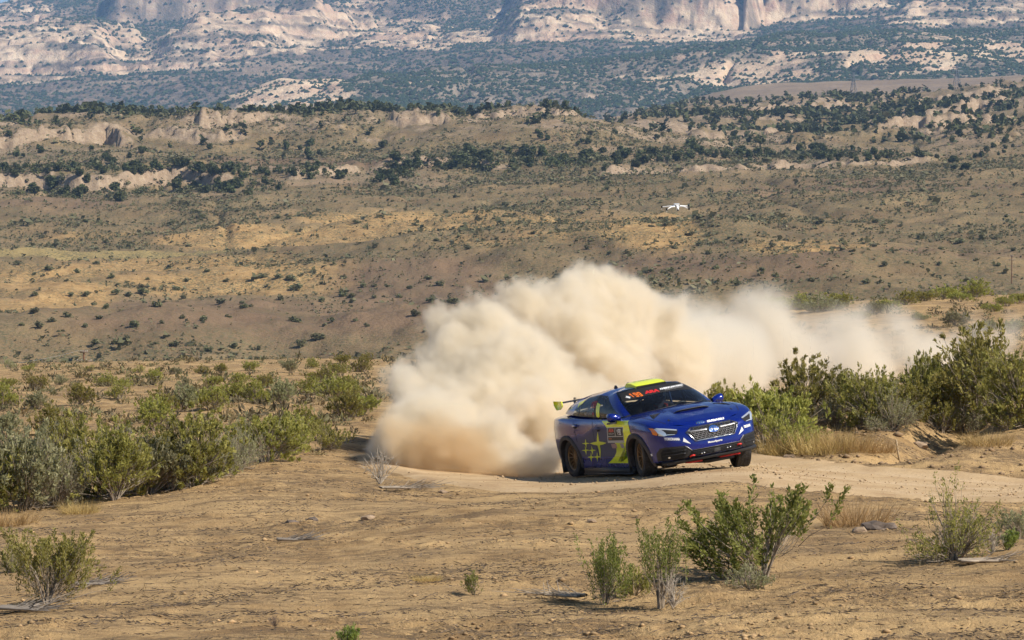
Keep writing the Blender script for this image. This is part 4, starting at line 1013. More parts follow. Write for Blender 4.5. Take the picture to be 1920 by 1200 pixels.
for sg in (1, -1):
    pl = [(.17, .035), (.17, -.05), (.05, -.10), (-.09, -.105), (-.18, -.02), (-.18, .045)]
    v = np.array([(WX + x_, sg * (.695 + d_), WZ + z_) for d_ in (0, .016) for x_, z_ in pl]); n_ = len(pl); k = np.arange(n_)
    b = Bag(); b.add(v, [np.stack([k, (k + 1) % n_, (k + 1) % n_ + n_, k + n_], -1), np.array([(0, i, i + 1) for i in range(1, n_ - 1)]), np.array([(n_, n_ + i + 1, n_ + i) for i in range(1, n_ - 1)])]); b.build('wing_endplate', M_YEL, wg, False, BODY)
    b = Bag(); b.tube([(WX + .10, sg * .42, 1.03), (WX + .07, sg * .42, 1.12), (WX + .02, sg * .42, WZ + .004)], [.03, .022, .02], 8); b.tube([(WX + .02, sg * .40, WZ + .01), (WX + .05, sg * .40, WZ + .045), (WX - .02, sg * .40, WZ + .05), (WX - .04, sg * .40, WZ + .012)], .010, 6); b.build('wing_stay', M_BLK, wg, True, BODY)
# rear bumper lower half and lamps
for sg in (1, -1): sticker('tail_lamp', [(sg * .40, .86), (sg * .74, .87), (sg * .72, .78), (sg * .42, .76)][::sg], 'B', plain('tail_red', (.35, .01, .01), .2, coat=1.0), .005)
sticker('rear_diffuser', [(-.70, .46), (.70, .46), (.62, .30), (-.62, .30)], 'B', M_BLK, .006)
# ---- wheels
def wheel(cx, cy_, steer, sg):
    M = Matrix.Translation((cx, cy_, .305)) @ Matrix.Rotation(steer, 4, 'Z')
    h = Bag(); h.lathe([(.0, -.02), (.11, -.02), (.115, -.045), (.15, -.045), (.15, -.075), (.0, -.075)], 24)   # hub and brake disc
    wh = h.build('wheel', M_BLK, car, True, M if sg > 0 else M @ Matrix.Rotation(math.pi, 4, 'Z')); autosmooth(wh, 30)
    M2 = M if sg > 0 else M @ Matrix.Rotation(math.pi, 4, 'Z')
    t = Bag(); pr = [(.205, .085), (.215, .102), (.25, .114), (.280, .108), (.296, .092), (.300, .06), (.300, -.06), (.296, -.092), (.280, -.108), (.25, -.114), (.215, -.102), (.205, -.085)]
    t.lathe(pr[::-1], 48)
    for k in range(56):   # gravel tread blocks
        for j, yy in enumerate((-.078, -.026, .026, .078)):
            a = 2 * math.pi * (k + .5 * (j % 2)) / 56; Mt = Matrix.Rotation(-a, 3, 'Y')
            c_ = Mt @ Vector((.303, 0, 0)); bx_ = Matrix.Rotation(-a, 3, 'Y'); t.box((c_.x, yy, c_.z), (.005, .0240, .0150), bx_)
    ty = t.build('tyre', M_TYRE, wh, True, M2); autosmooth(ty, 35)
    r = Bag(); r.lathe([(.205, -.09), (.195, -.07), (.19, .02), (.190, .075), (.207, .088), (.212, .082), (.200, .060), (.196, .0)][::-1], 40)
    r.lathe([(.0, .062), (.035, .062), (.060, .050), (.064, .02)][::-1], 20)
    for k in range(15):
        a = 2 * math.pi * k / 15; Mt = Matrix.Rotation(-a, 3, 'Y')
        q = [Mt @ Vector(p) for p in ((.05, .050, 0), (.12, .046, 0), (.175, .058, 0), (.196, .064, 0))]; r.tube(q, [.013, .010, .010, .014], 6)
    v0 = len(r.v); ri = r.build('rim', M_RIM, wh, True, M2); autosmooth(ri, 40)
    d = Bag(); d.lathe([(.0, -.012), (.19, -.012)], 24); d.build('rim_shade', M_DARK, wh, False, M2)  # dark disc added behind the spokes for the shade inside the rim
for sx, y_, st in ((WB, .79, R(-10)), (WB, -.79, R(-10)), (-WB, .79, 0), (-WB, -.79, 0)): wheel(sx, y_, st, 1 if y_ > 0 else -1)
for ob in [o for o in bpy.data.objects if o.name.startswith('rim_shade')]: ob.name = 'shade_disc'
# ---- cockpit
b = Bag(); b.box((.82, 0, .93), (.20, .68, .03)); b.box((.70, 0, .85), (.10, .66, .09)); b.build('dashboard', M_BLK, car, False, BODY)
b = Bag(); b.box((-.25, 0, .27), (1.25, .66, .02)); b.box((-1.30, 0, .72), (.03, .66, .33)); b.box((.75, 0, .55), (.02, .66, .33)); b.build('cockpit_tub', M_DARK, car, False, BODY)
for y_ in (.36, -.36):
    b = Bag()
    for yy in (-.19, .19): b.tube([(-.05, y_ + yy, .55), (-.35, y_ + yy, .58), (-.55, y_ + yy, .9), (-.60, y_ + yy * .9, 1.10)], .045, 8)
    b.box((-.2, y_, .50), (.24, .18, .04)); b.box((-.58, y_, .80), (.03, .18, .30)); b.tube([(-.62, y_ - .1, 1.08), (-.64, y_, 1.16), (-.62, y_ + .1, 1.08)], .06, 8)
    autosmooth(b.build('bucket_seat', M_BLK, car, True, BODY), 40)
b = Bag()
for sg in (1, -1):
    b.tube([(.62, sg * .66, .45), (.56, sg * .66, .93), (.02, sg * .53, 1.285), (-.40, sg * .55, 1.30), (-1.1, sg * .52, 1.17), (-1.45, sg * .48, .85)], .020, 8)
    b.tube([(-.40, sg * .55, 1.30), (-.42, sg * .68, .40)], .020, 8); b.tube([(-.40, sg * .55, 1.30), (-1.40, -sg * .45, .75)], .018, 8)
b.tube([(-.40, -.55, 1.30), (-.40, .55, 1.30)], .02, 8); b.tube([(.02, -.53, 1.285), (.02, .53, 1.285)], .02, 8); b.tube([(-.42, -.62, .85), (-.42, .62, .85)], .02, 8)
b.build('roll_cage', plain('cage_blue', (.02, .05, .16), .4), car, True, BODY)
b = Bag(); MS = Matrix.Translation((.40, .36, .88)) @ Matrix.Rotation(R(-68), 4, 'Y')
b.tube([MS @ Vector((.165 * math.cos(a), .165 * math.sin(a), 0)) for a in np.linspace(0, 2 * math.pi, 25)], .014, 8); b.tube([MS @ Vector((-.16, 0, 0)), MS @ Vector((.16, 0, 0))], .012, 6); b.tube([MS @ Vector((0, 0, 0)), MS @ Vector((0, -.16, 0))], .012, 6)
b.build('steering_wheel', M_BLK, car, True, BODY)

# ---- the crew: seated, belted, helmeted
def crew(y_, label, hands, turn):
    root = bpy.data.objects.new('person', None); COL.objects.link(root); root.matrix_world = CARM @ BODY @ Matrix.Translation((-.38, y_, .55)); tag(root, label, 'person', 'rally crew in the car')
    V = {'pel': (0, 0, .02, .13), 'wai': (-.02, 0, .17, .125), 'che': (-.05, 0, .36, .15), 'nek': (-.05, 0, .50, .065), 'hea': (-.03, 0, .60, .085), 'top': (-.02, 0, .66, .075)}
    E = [('pel', 'wai'), ('wai', 'che'), ('che', 'nek'), ('nek', 'hea'), ('hea', 'top')]
    for s, (hx_, hy_, hz_) in zip((1, -1), hands):
        n = 'l' if s > 0 else 'r'
        V.update({n + 'sh': (-.05, s * .19, .43, .068), n + 'el': (.17, s * .25, .27, .048), n + 'wr': (hx_ - .05, hy_, hz_ - .01, .034), n + 'ha': (hx_ + .02, hy_, hz_, .036)})
        V.update({n + 'hi': (.06, s * .10, -.01, .10), n + 'kn': (.48, s * .15, .10, .072), n + 'an': (.80, s * .13, -.20, .048), n + 'to': (.95, s * .13, -.16, .04)})
        E += [('che', n + 'sh'), (n + 'sh', n + 'el'), (n + 'el', n + 'wr'), (n + 'wr', n + 'ha'), ('pel', n + 'hi'), (n + 'hi', n + 'kn'), (n + 'kn', n + 'an'), (n + 'an', n + 'to')]
        for k in range(4):   # fingers closed over the rim or the notes
            f1, f2 = '%sf%d' % (n, k), '%sg%d' % (n, k); V[f1] = (hx_ + .062 - .004 * abs(k - 1), hy_ + (k - 1.5) * .018, hz_ + .012, .0095); V[f2] = (hx_ + .078, hy_ + (k - 1.5) * .018, hz_ - .024, .008); E += [(n + 'ha', f1), (f1, f2)]
        V[n + 't'] = (hx_ + .035, hy_ - s * .045, hz_ + .028, .010); E.append((n + 'ha', n + 't'))
    names = list(V); me = bpy.data.meshes.new('person_body'); me.from_pydata([V[n][:3] for n in names], [(names.index(a), names.index(b_)) for a, b_ in E], [])
    o = link('person_body', me, M_SUIT, root); sk = o.modifiers.new('skin', 'SKIN'); sk.use_smooth_shade = True; o.modifiers.new('sub', 'SUBSURF').levels = 1
    for i, n in enumerate(names): me.skin_vertices[0].data[i].radius = (V[n][3],) * 2
    me.skin_vertices[0].data[0].use_root = True
    b = Bag(); MH = Matrix.Translation((-.02, 0, .625)) @ Matrix.Rotation(turn, 4, 'Z'); G = []
    for th in np.linspace(R(2), R(140), 14):
        G.append([MH @ Vector((.152 * math.sin(th) * math.cos(a) * (1.06 if math.cos(a) > 0 else 1) + (.02 if th > R(95) and math.cos(a) > .3 else 0), .128 * math.sin(th) * math.sin(a), .150 * math.cos(th))) for a in np.linspace(0, 2 * math.pi, 25)])
    G = np.array(G); c = np.zeros((13, 24), bool); a_ = np.linspace(0, 2 * math.pi, 25)[:-1] + R(7.5); vis = (np.cos(a_) > .35)[None] & ((np.arange(13) >= 6) & (np.arange(13) <= 9))[:, None]
    b.grid(G, 0, ~vis); he = b.build('helmet', M_HELM, root, True); b = Bag(); b.grid(G * 1.0, 0, vis); b.build('visor', plain('smoked_visor', (.02, .022, .026), .08, coat=1.0), he, True)
    for yy in (-.09, .09): b = Bag(); b.tube([(-.10, yy, .47), (.09, yy, .44), (.125, yy * .7, .20)], .018, 6); b.build('harness_strap', plain('harness_red', (.25, .02, .02), .8), root, True)
crew(.36, 'driver in dark suit and pale blue helmet at the steering wheel', ((.72, .13, .38), (.72, -.13, .38)), 0.05)
crew(-.36, 'co-driver in dark suit and blue helmet holding notes in the other seat', ((.40, .07, .22), (.40, -.07, .22)), -0.05)
# ================================================================== PLANTS
def quads_along(c, u, v):
    """Leaf blades: diamonds of 2 triangles. c centre, u half length, v half width."""
    n = len(c); V = np.concatenate([c - u, c + v, c + u, c - v], 1).reshape(-1, 3); k = np.arange(n) * 4
    return V, np.stack([k, k + 1, k + 2, k + 3], -1)
def unit(a): return a / np.maximum(1e-9, np.linalg.norm(a, axis=-1, keepdims=True))
def stem_tubes(paths, sides=4):
    V, F, n = [], [], 0
    for pts, r0, r1 in paths:
        pts = np.asarray(pts); m = len(pts); d = unit(np.gradient(pts, axis=0)); a = unit(np.cross(d, [0.31, 0.17, 0.93])); b = np.cross(d, a)
        r = np.linspace(r0, r1, m)[:, None, None]; an = np.arange(sides) * 2 * math.pi / sides
        ring = pts[:, None] + r * (a[:, None] * np.cos(an)[None, :, None] + b[:, None] * np.sin(an)[None, :, None])
        V.append(ring.reshape(-1, 3)); i = np.arange(m * sides).reshape(m, sides) + n; j = np.roll(i, -1, 1)
        F.append(np.stack([i[:-1], j[:-1], j[1:], i[1:]], -1).reshape(-1, 4)); n += m * sides
    return np.vstack(V), np.vstack(F)
def shrub_meshes(seed, h=1.0, wdt=1.2, nsp=230, nleaf=6000, leaf=.030, lobes=12, core=.35, upright=.5, ragged=.25, nst=22, sprig=.24, low=.05):
    """A desert shrub: stems fork from the base into lobes of short sprigs thick with small leaves. Unit: metres."""
    g = np.random.default_rng(seed); paths = []
    az = g.uniform(0, 2 * math.pi, lobes); el = np.arcsin(g.uniform(low, 1.0, lobes) ** .8); rad = g.uniform(.62, 1.0, lobes)
    lobe = np.stack([np.cos(az) * np.cos(el) * wdt / 2, np.sin(az) * np.cos(el) * wdt / 2, np.sin(el) * h * .86 + .06 * h], -1) * rad[:, None]
    for s in range(nst):
        tip = lobe[s % lobes] * g.uniform(.75, 1.02) + g.normal(0, .05 * h, 3); tip[2] = max(.05, tip[2]); a = math.atan2(tip[1], tip[0])
        base = np.array([math.cos(a), math.sin(a), 0]) * .06 * g.uniform(.2, 1) * wdt; base[2] = -.03; mid = tip * [.45, .45, .48 + .15 * upright]
        t = np.linspace(0, 1, 7)[:, None]; p = (1 - t) ** 2 * base + 2 * t * (1 - t) * mid + t * t * tip + g.normal(0, .014 * h, (7, 3)) * t; paths.append((p, .010 * h + .003, .0025))
    w_ = g.uniform(.4, 1.6, lobes); w_ /= w_.sum(); li = g.choice(lobes, nsp, p=w_)
    sp = lobe[li] * g.uniform(core + .25, 1.0, (nsp, 1)) + g.normal(0, 1, (nsp, 3)) * np.array([wdt * .115, wdt * .115, h * .10]); sp[:, 2] = np.abs(sp[:, 2]) + .02
    outw = unit(sp * [1, 1, .6] + [0, 0, h * .12]); dr = unit(outw * .8 + np.array([0, 0, .45 + upright]) + g.normal(0, .42, (nsp, 3))); ll = h * sprig * g.uniform(.45, 1.0 + ragged, nsp)[:, None]
    o, e = sp - dr * ll * .45, sp + dr * ll * .55; o[:, 2] = np.maximum(o[:, 2], .01)
    for k in range(nsp):
        src = o[k] * [.55, .55, .60]; paths.append((np.array([src, (src + o[k]) / 2 + g.normal(0, .02 * h, 3), o[k], e[k]]), .0045, .0014))
    lw = ll[:, 0] * g.uniform(.35, 1.3, nsp); pick = g.choice(nsp, nleaf, p=lw / lw.sum()); q = g.random((nleaf, 1)) ** .75
    ax = unit(e - o)[pick]; rd = unit(np.cross(ax, g.normal(0, 1, (nleaf, 3)))); c = o[pick] + (e - o)[pick] * (.0 + 1.02 * q) + rd * g.uniform(.004, .058, (nleaf, 1)) * (h ** .6) * (1.15 - .6 * q)
    u = unit(rd * .55 + ax * .85 + g.normal(0, .35, (nleaf, 3))); v = unit(np.cross(u, g.normal(0, 1, (nleaf, 3)))); sz = leaf * g.uniform(.6, 1.25, (nleaf, 1)); LV, LF = quads_along(c, u * sz, v * sz * .38)
    st = g.normal(.5, .2, nsp); tint = np.clip(st[pick] + .22 * (q[:, 0] - .5) + g.normal(0, .10, nleaf), 0, 1)
    SV, SF = stem_tubes(paths)
    LV[:, 2] = np.maximum(LV[:, 2], .004)
    return np_mesh('foliage', LV, LF, False, {'tint': np.repeat(tint, 4)}), np_mesh('stems', SV, SF, True)
M_LEAF = leaf_mat('saltbush_leaf', [(.180, .175, .042), (.295, .285, .068), (.385, .360, .095), (.46, .42, .13)], .45)
M_LEAFB = leaf_mat('sage_leaf', [(.205, .205, .105), (.300, .292, .150), (.375, .360, .195), (.43, .41, .24)], .45)
M_LEAFG = leaf_mat('bright_leaf', [(.125, .155, .034), (.215, .250, .055), (.285, .320, .078), (.36, .385, .11)], .45)
M_TWIG = plain('grey_twig', (.30, .245, .185), .9, var=.35, scale=9)
M_DRYG = leaf_mat('straw', [(.36, .235, .095), (.47, .32, .135), (.55, .39, .18)], .3)
for m_ in (M_LEAF, M_LEAFB, M_LEAFG): pass
PROTO = {}
def proto(key, **kw):
    if key not in PROTO:
        f, s = shrub_meshes(**kw); PROTO[key] = (f, s)
    return PROTO[key]
def shrub(name, key, loc, height, label, group=None, mat=None, rz=None, sx=1.0, cat='shrub', twig=None):
    f, s = PROTO[key]; o = empty(name, loc, RNG.uniform(0, 6.28) if rz is None else rz); h0 = KEYH[key]; k = height / h0; o.scale = (k * sx, k * sx, k)
    fo = link('foliage', f, None, o); so = link('stems', s, None, o)
    if not f.materials: f.materials.append(mat or M_LEAF)
    if not s.materials: s.materials.append(twig or M_TWIG)
    if mat: 
        fo.material_slots[0].link = 'OBJECT'; fo.material_slots[0].material = mat
    tag(o, label, cat, group); return o
KEYH = {}
def mk(key, seed, h, **kw): proto(key, seed=seed, h=h, **kw); KEYH[key] = h
for k in range(6): mk('wide%d' % k, 100 + k, 1.0, wdt=1.7, nsp=280, nleaf=6600, leaf=.037, lobes=14 + k, low=.10, upright=.15, sprig=.125, core=.42)
for k in range(3): mk('tall%d' % k, 200 + k, 1.5, wdt=1.9, nsp=360, nleaf=8200, leaf=.041, lobes=19 + k, upright=.12, ragged=.6, sprig=.105, core=.5, low=.20)
for k in range(3): mk('low%d' % k, 300 + k, .6, wdt=1.15, nsp=120, nleaf=2600, leaf=.026, lobes=8 + k, sprig=.3)
mk('airy', 401, 1.05, wdt=1.45, nsp=115, nleaf=6800, leaf=.028, lobes=12, upright=.6, ragged=.5, core=.5, sprig=.30, low=.25)
mk('airy2', 411, 1.05, wdt=1.45, nsp=150, nleaf=9000, leaf=.024, lobes=10, upright=.8, ragged=.5, core=.6, sprig=.30, low=.35)
mk('spiky', 402, .9, wdt=.9, nsp=64, nleaf=4000, leaf=.020, lobes=7, upright=1.5, ragged=.6, core=.3, sprig=.40, low=.35)
mk('spiky2', 403, 1.0, wdt=.75, nsp=50, nleaf=3200, leaf=.020, lobes=5, upright=2.2, ragged=.5, core=.55, sprig=.40, low=.6)
mk('tiny', 404, .4, wdt=.34, nsp=34, nleaf=900, leaf=.014, lobes=6, upright=1.2, sprig=.3, nst=9, low=.3)
mk('halfdead', 405, 1.0, wdt=1.2, nsp=190, nleaf=4000, leaf=.020, lobes=13, upright=1.0, core=.2, ragged=.5, nst=40)
mk('leafy', 406, .5, wdt=.46, nsp=60, nleaf=1500, leaf=.022, lobes=8, upright=.8)
# bare twig bush
def twig_bush(seed, h, wdt, n):
    g = np.random.default_rng(seed); paths = []
    for s in range(n):
        a = g.uniform(0, 6.283); lean = g.uniform(.1, 1); tip = np.array([math.cos(a) * lean * wdt / 2, math.sin(a) * lean * wdt / 2, h * g.uniform(.6, 1) * (1 - .5 * lean ** 2)])
        t = np.linspace(0, 1, 6)[:, None]; p = tip * t + g.normal(0, .035 * h, (6, 3)) * np.sin(t * 3.1); p[0, 2] = -.02; paths.append((p, .010 * h + .003, .002))
        for k in range(5):
            i = g.integers(2, 5); e = p[i] + unit(unit(p[i + 1] - p[i]) + g.normal(0, .6, 3)) * h * g.uniform(.12, .3); paths.append((np.array([p[i], (p[i] + e) / 2 + g.normal(0, .015, 3), e]), .005, .0015))
    return stem_tubes(paths)
# grass tuft
def tuft_mesh(seed, h, rad, n):
    g = np.random.default_rng(seed); r = rad * np.sqrt(g.random(n)); a = g.uniform(0, 6.283, n); b = np.stack([r * np.cos(a), r * np.sin(a), np.full(n, -.02)], -1)
    d = np.stack([np.cos(a) * g.uniform(.0, .7, n), np.sin(a) * g.uniform(0, .7, n), np.ones(n)], -1) + g.normal(0, .25, (n, 3)); d[:, 2] = np.abs(d[:, 2]); L_ = h * g.uniform(.45, 1.1, (n, 1)); e = b + unit(d) * L_
    s = unit(np.cross(d, g.normal(0, 1, (n, 3)))) * .0035; V = np.stack([b - s, b + s, e + s * .3], 1).reshape(-1, 3); k = np.arange(n) * 3
    return np_mesh('blades', V, np.stack([k, k + 1, k + 2], -1), False, {'tint': np.repeat(np.clip(g.normal(.5, .25, n), 0, 1), 3)})

def at(px, py): return on_ground(px, py)
def hpx(h_px, p): return h_px / FPX * p.y      # metres for a height in photo pixels at that place

# ---- foreground plants, one by one: (kind, px, base y, height px, label, material, width factor)
FG = [
 ('airy', 1430, 1085, 190, 'large bright green leafy bush in the right foreground below the road', M_LEAFG, 1.10),
 ('spiky', 1132, 1136, 132, 'spiky green shrub with bare leaning stems left of the grey twiggy one', M_LEAFG, 1.0),
 ('spiky2', 1238, 1140, 160, 'upright green sprigs rising out of a pale grey twiggy base', M_LEAFG, .85),
 ('tiny', 890, 1117, 62, 'tiny lone green sprig on bare ground in the middle foreground', M_LEAFG, .9),
 ('airy2', 88, 1132, 150, 'dark green open bush with spreading bare stems in the bottom left corner', M_LEAF, 1.0),
 ('leafy', 648, 1222, 70, 'small bright green plant cut by the bottom edge of the picture', M_LEAFG, 1.0),
 ('halfdead', 1790, 1050, 160, 'half dead shrub with tall green top and pale dry twigs near the right edge', M_LEAF, .95),
 ('leafy', 1890, 1032, 58, 'low yellow green tuft beside the half dead shrub at right', M_LEAFG, 1.0),
 ('low0', 1915, 1010, 60, 'small sage bush at the right edge behind the low tuft', M_LEAFB, 1.0),
 ('low1', 1190, 1120, 70, 'low dry green shrub between the two spiky shrubs', M_LEAF, .7),
 ('low2', 1400, 1105, 46, 'low grey green herb at the foot of the large leafy bush', M_LEAFB, 1.1),
 ('halfdead', 20, 1075, 70, 'small olive shrub cut by the left edge above the corner bush', M_LEAF, .8),
 ('low2', 1330, 1015, 30, 'small dry herb on the road shoulder left of the leafy bush', M_LEAFB, 1.2),
]
for key, px, py, hp, lab, mat, sx in FG:
    p = at(px, min(py, 1230)); shrub('desert_shrub', key, p, hpx(hp, p), lab, 'shrubs in the foreground', mat, sx=sx)
# ---- shrubs on the bank beside the road
BANK = [
 ('wide0', 1350, 806, 92, 'small open green sprig bush next to the car mirror', .55), ('wide1', 1440, 835, 150, 'grey green shrub at the left end of the bank by the dry grass', .75), ('low0', 1470, 850, 80, 'low dark green shrub on the slope just right of the car nose', .9),
 ('wide2', 1498, 800, 130, 'pale feathery shrub second from the left on the bank', .8), ('tall0', 1560, 792, 118, 'dusty olive shrub third from the left on the bank', .75), ('tall1', 1640, 800, 140, 'dense olive bush in the middle of the bank', .85),
 ('wide4', 1705, 792, 100, 'yellow green shrub behind the round grass tuft on the bank', .8), ('tall2', 1738, 785, 150, 'thin tall shrub between the middle bush and the big right bush', .5),
 ('tall0', 1835, 802, 205, 'biggest dark green bush on the bank near the right edge', .92), ('tall1', 1925, 800, 195, 'tall bush cut by the right edge on the bank', .8), ('low1', 1765, 812, 70, 'round sage tuft below the gap in the bank shrubs', .8),
 ('halfdead', 1675, 808, 85, 'grey leafless shrub low on the bank front', 1.2), ('halfdead', 1570, 806, 80, 'dry brown shrub at the front of the bank beside the pale feathery one', 1.2), ('low2', 1890, 808, 60, 'low shrub at the foot of the biggest bank bush', 1.0),
 ('halfdead', 1810, 815, 70, 'dry grey twiggy shrub under the biggest bank bush', 1.2), ('wide5', 1600, 778, 70, 'dull green shrub behind the middle of the bank', .9), ('wide3', 1780, 770, 85, 'green shrub behind the gap on the bank', .8)]
for key, px, py, hp, lab, sx in BANK:
    p = at(px, py); shrub('bank_shrub', key, p, hpx(hp, p), lab, 'shrubs on the bank beside the road', M_LEAFB if key.startswith('half') else M_LEAF, sx=sx)
# ---- rows of shrubs on the plain left of the dust: (row name, [(px, base y, height px, key)])
def ordinal(k): return ('first', 'second', 'third', 'fourth', 'fifth', 'sixth', 'seventh', 'eighth', 'ninth', 'tenth', 'eleventh', 'twelfth', 'thirteenth', 'fourteenth', 'fifteenth', 'sixteenth', 'seventeenth', 'eighteenth', 'nineteenth', 'twentieth')[k]
ROWS = [
 ('the dense row beside the bare ground', [(-30, 962, 175, 'tall1'), (40, 958, 170, 'wide0'), (105, 952, 150, 'halfdead'), (170, 935, 170, 'wide3'), (215, 938, 165, 'tall0'), (268, 930, 160, 'wide1'), (318, 922, 150, 'tall2'), (365, 912, 145, 'wide2'), (412, 895, 110, 'halfdead'), (448, 880, 100, 'halfdead'), (500, 866, 110, 'wide4'), (540, 852, 100, 'tall1'), (606, 845, 70, 'low0')]),
 ('the second row behind the dense one', [(10, 820, 75, 'wide1'), (95, 818, 72, 'wide2'), (130, 850, 95, 'tall1'), (290, 810, 80, 'wide0'), (570, 815, 65, 'wide2'), (650, 790, 60, 'wide0'), (680, 780, 65, 'wide1'), (470, 830, 70, 'wide3')]),
 ('the third row on the left plain', [(8, 762, 45, 'wide2'), (75, 768, 42, 'wide5'), (150, 762, 45, 'wide0'), (225, 748, 36, 'low1'), (300, 772, 52, 'wide3'), (345, 772, 58, 'tall0'), (395, 770, 55, 'wide4'), (440, 752, 50, 'wide1'), (480, 758, 48, 'wide2'), (530, 760, 52, 'wide0'), (620, 752, 60, 'wide5'), (655, 750, 62, 'tall2'), (580, 742, 45, 'wide3')]),
 ('the fourth row on the left plain', [(15, 728, 26, 'wide1'), (70, 728, 28, 'wide4'), (110, 722, 22, 'low0'), (200, 722, 28, 'wide3'), (235, 730, 26, 'wide5'), (290, 720, 30, 'wide0'), (350, 735, 28, 'wide2'), (400, 725, 28, 'wide1'), (450, 720, 26, 'wide4'), (500, 728, 34, 'tall1'), (545, 700, 28, 'wide0'), (600, 715, 34, 'wide3'), (640, 705, 32, 'wide5'), (680, 698, 30, 'wide2')]),
 ('the farthest row at the brow of the plain', [(20, 692, 20, 'low2'), (55, 698, 18, 'low0'), (170, 696, 14, 'low1'), (260, 700, 16, 'low2'), (330, 702, 18, 'wide1'), (380, 702, 20, 'wide3'), (415, 700, 20, 'wide0'), (470, 695, 22, 'wide4'), (530, 690, 16, 'low0'), (585, 690, 20, 'wide2'), (640, 682, 24, 'wide5'), (690, 676, 18, 'low1')])]
for rn, items in ROWS:
    items = sorted(items); 
    for k, (px, py, hp, key) in enumerate(items):
        p = at(px, py); mat = M_LEAFB if (k * 7 + len(items)) % 4 == 0 or key.startswith('half') else M_LEAF
        shrub('saltbush', key, p, hpx(hp, p) * (0.97 if hp > 90 else .84 if hp > 60 else 1.0), '%s shrub from the left in %s' % (ordinal(k), rn), rn, mat, sx=.86 if hp > 90 else .84 if hp > 40 else .92)
# ---- shrubs on the low rise behind the dust trail, right
RISE_S = [(1130, 600, 20), (1180, 590, 16), (1260, 600, 22), (1310, 596, 24), (1345, 592, 22), (1385, 585, 22), (1420, 590, 30), (1455, 578, 30), (1500, 580, 30), (1540, 585, 40), (1575, 578, 34), (1612, 600, 22), (1640, 590, 26), (1665, 580, 24), (1700, 572, 28), (1735, 565, 24), (1770, 560, 30), (1800, 566, 24), (1830, 558, 34), (1860, 585, 20), (1890, 575, 24), (1915, 568, 24), (1790, 612, 30), (1850, 620, 26), (1900, 625, 26), (1725, 600, 18)]
for k, (px, py, hp) in enumerate(sorted(RISE_S)):
    p = at(px, py); shrub('saltbush', ('wide%d' % (k % 6)), p, hpx(hp, p), '%s of the small shrubs from the left on the low rise behind the drifting dust' % (ordinal(k) if k < 20 else 'twenty-' + ordinal(k - 20)), 'shrubs on the rise behind the dust', M_LEAF if k % 3 else M_LEAFB, sx=1.3)

# ---- dry things on the ground
TB = [twig_bush(500 + k, .9, 1.2, 26) for k in range(2)]
M_PALETW = plain('bleached_twig', (.42, .36, .29), .9, var=.25, scale=9)
def twigs(name, mesh_vf, loc, h, lab, sx=1.0, mat=None, tilt=None, cat='dead bush', grp=None):
    o = link(name, np_mesh(name, mesh_vf[0], mesh_vf[1], True), mat or M_PALETW); o.location = loc; k = h / .9; o.scale = (k * sx, k * sx, k); o.rotation_euler = tilt or (0, 0, RNG.uniform(0, 6.28)); tag(o, lab, cat, grp); return o
for px, py, hp, lab, sx in [(712, 908, 72, 'bleached bare bush beside the dust cloud on the crest', 1.0), (1262, 1140, 75, 'pale leafless twig bush at the foot of the upright sprigs', 1.0), (1775, 1042, 70, 'pale bare twigs spread around the half dead shrub', 1.5), (1312, 1040, 46, 'small bare grey bush behind the leafy green one', 1.1),
                        (515, 1176, 26, 'small brown withered bush near the bottom edge', 1.2), (1860, 1040, 50, 'dry twig bush between the half dead shrub and the tuft', 1.2), (430, 880, 60, 'grey tangle of bare stems at the right end of the dense row', 1.3), (105, 942, 75, 'pale bare bush in front of the dense row at far left', 1.2)]:
    p = at(px, py); twigs('dead_bush', TB[int(px) % 2], p, hpx(hp, p), lab, sx, M_PALETW if px != 515 else plain('brown_twig', (.17, .12, .09), .9), grp='bare dead bushes')
def branch(seed, length):
    g = np.random.default_rng(seed); paths = []; x = np.linspace(0, length, 9)
    for s in range(9):
        o = g.normal(0, .05, 3); p = np.stack([x * g.uniform(.4, 1), np.cumsum(g.normal(0, .035, 9)) * length + g.normal(0, .10) * x * 1.2 + o[1], .05 + .07 * np.abs(np.cumsum(g.normal(0, .02, 9)))], -1); paths.append((p, .016, .004))
        for k in range(3): i = g.integers(3, 8); e = p[i] + np.array([g.uniform(.1, .3), g.normal(0, .15), g.uniform(0, .12)]); paths.append((np.array([p[i], (p[i] + e) / 2, e]), .006, .002))
    return stem_tubes(paths)
for px, py, ln, rz, lab in [(715, 922, 1.0, .25, 'bundle of dead grey branches lying on the crest beside the bare bush'), (520, 1020, .55, .15, 'grey dead branch lying on the bare slope at left of centre'), (1800, 1062, 1.0, .1, 'dry grey branches lying below the half dead shrub'), (0, 1150, .6, -.1, 'dark fallen branch under the corner bush'), (1090, 1128, .55, 2.6, 'bare dead stems leaning left of the spiky shrub'), (140, 1105, .5, .35, 'long bare branch arching right of the corner bush')]:
    v, f = branch(int(px) + 600, ln); p = at(px, py); o = link('dead_branch', np_mesh('dead_branch', v, f, True), plain('grey_branch', (.20, .17, .14), .9, var=.3, scale=10) if px < 700 else M_TWIG); o.location = p; o.rotation_euler = (0, 0, rz); tag(o, lab, 'branch', 'dead branches on the ground')
TUFT = [tuft_mesh(700 + k, .45, .34, 520) for k in range(3)]
for t_ in TUFT: t_.materials.append(M_DRYG)
def tuft(px, py, hp, wx, lab, grp='tufts of dry golden grass', k=0):
    p = at(px, py); o = link('dry_grass_tuft', TUFT[k % 3]); o.location = p; s = hpx(hp, p) / .45; o.scale = (s * wx, s * wx, s); o.rotation_euler = (0, 0, RNG.uniform(0, 6.28)); tag(o, lab, 'grass tuft', grp)
tuft(1605, 985, 58, 1.45, 'large golden dry grass tuft on the near road edge right of the leafy bush', k=0)
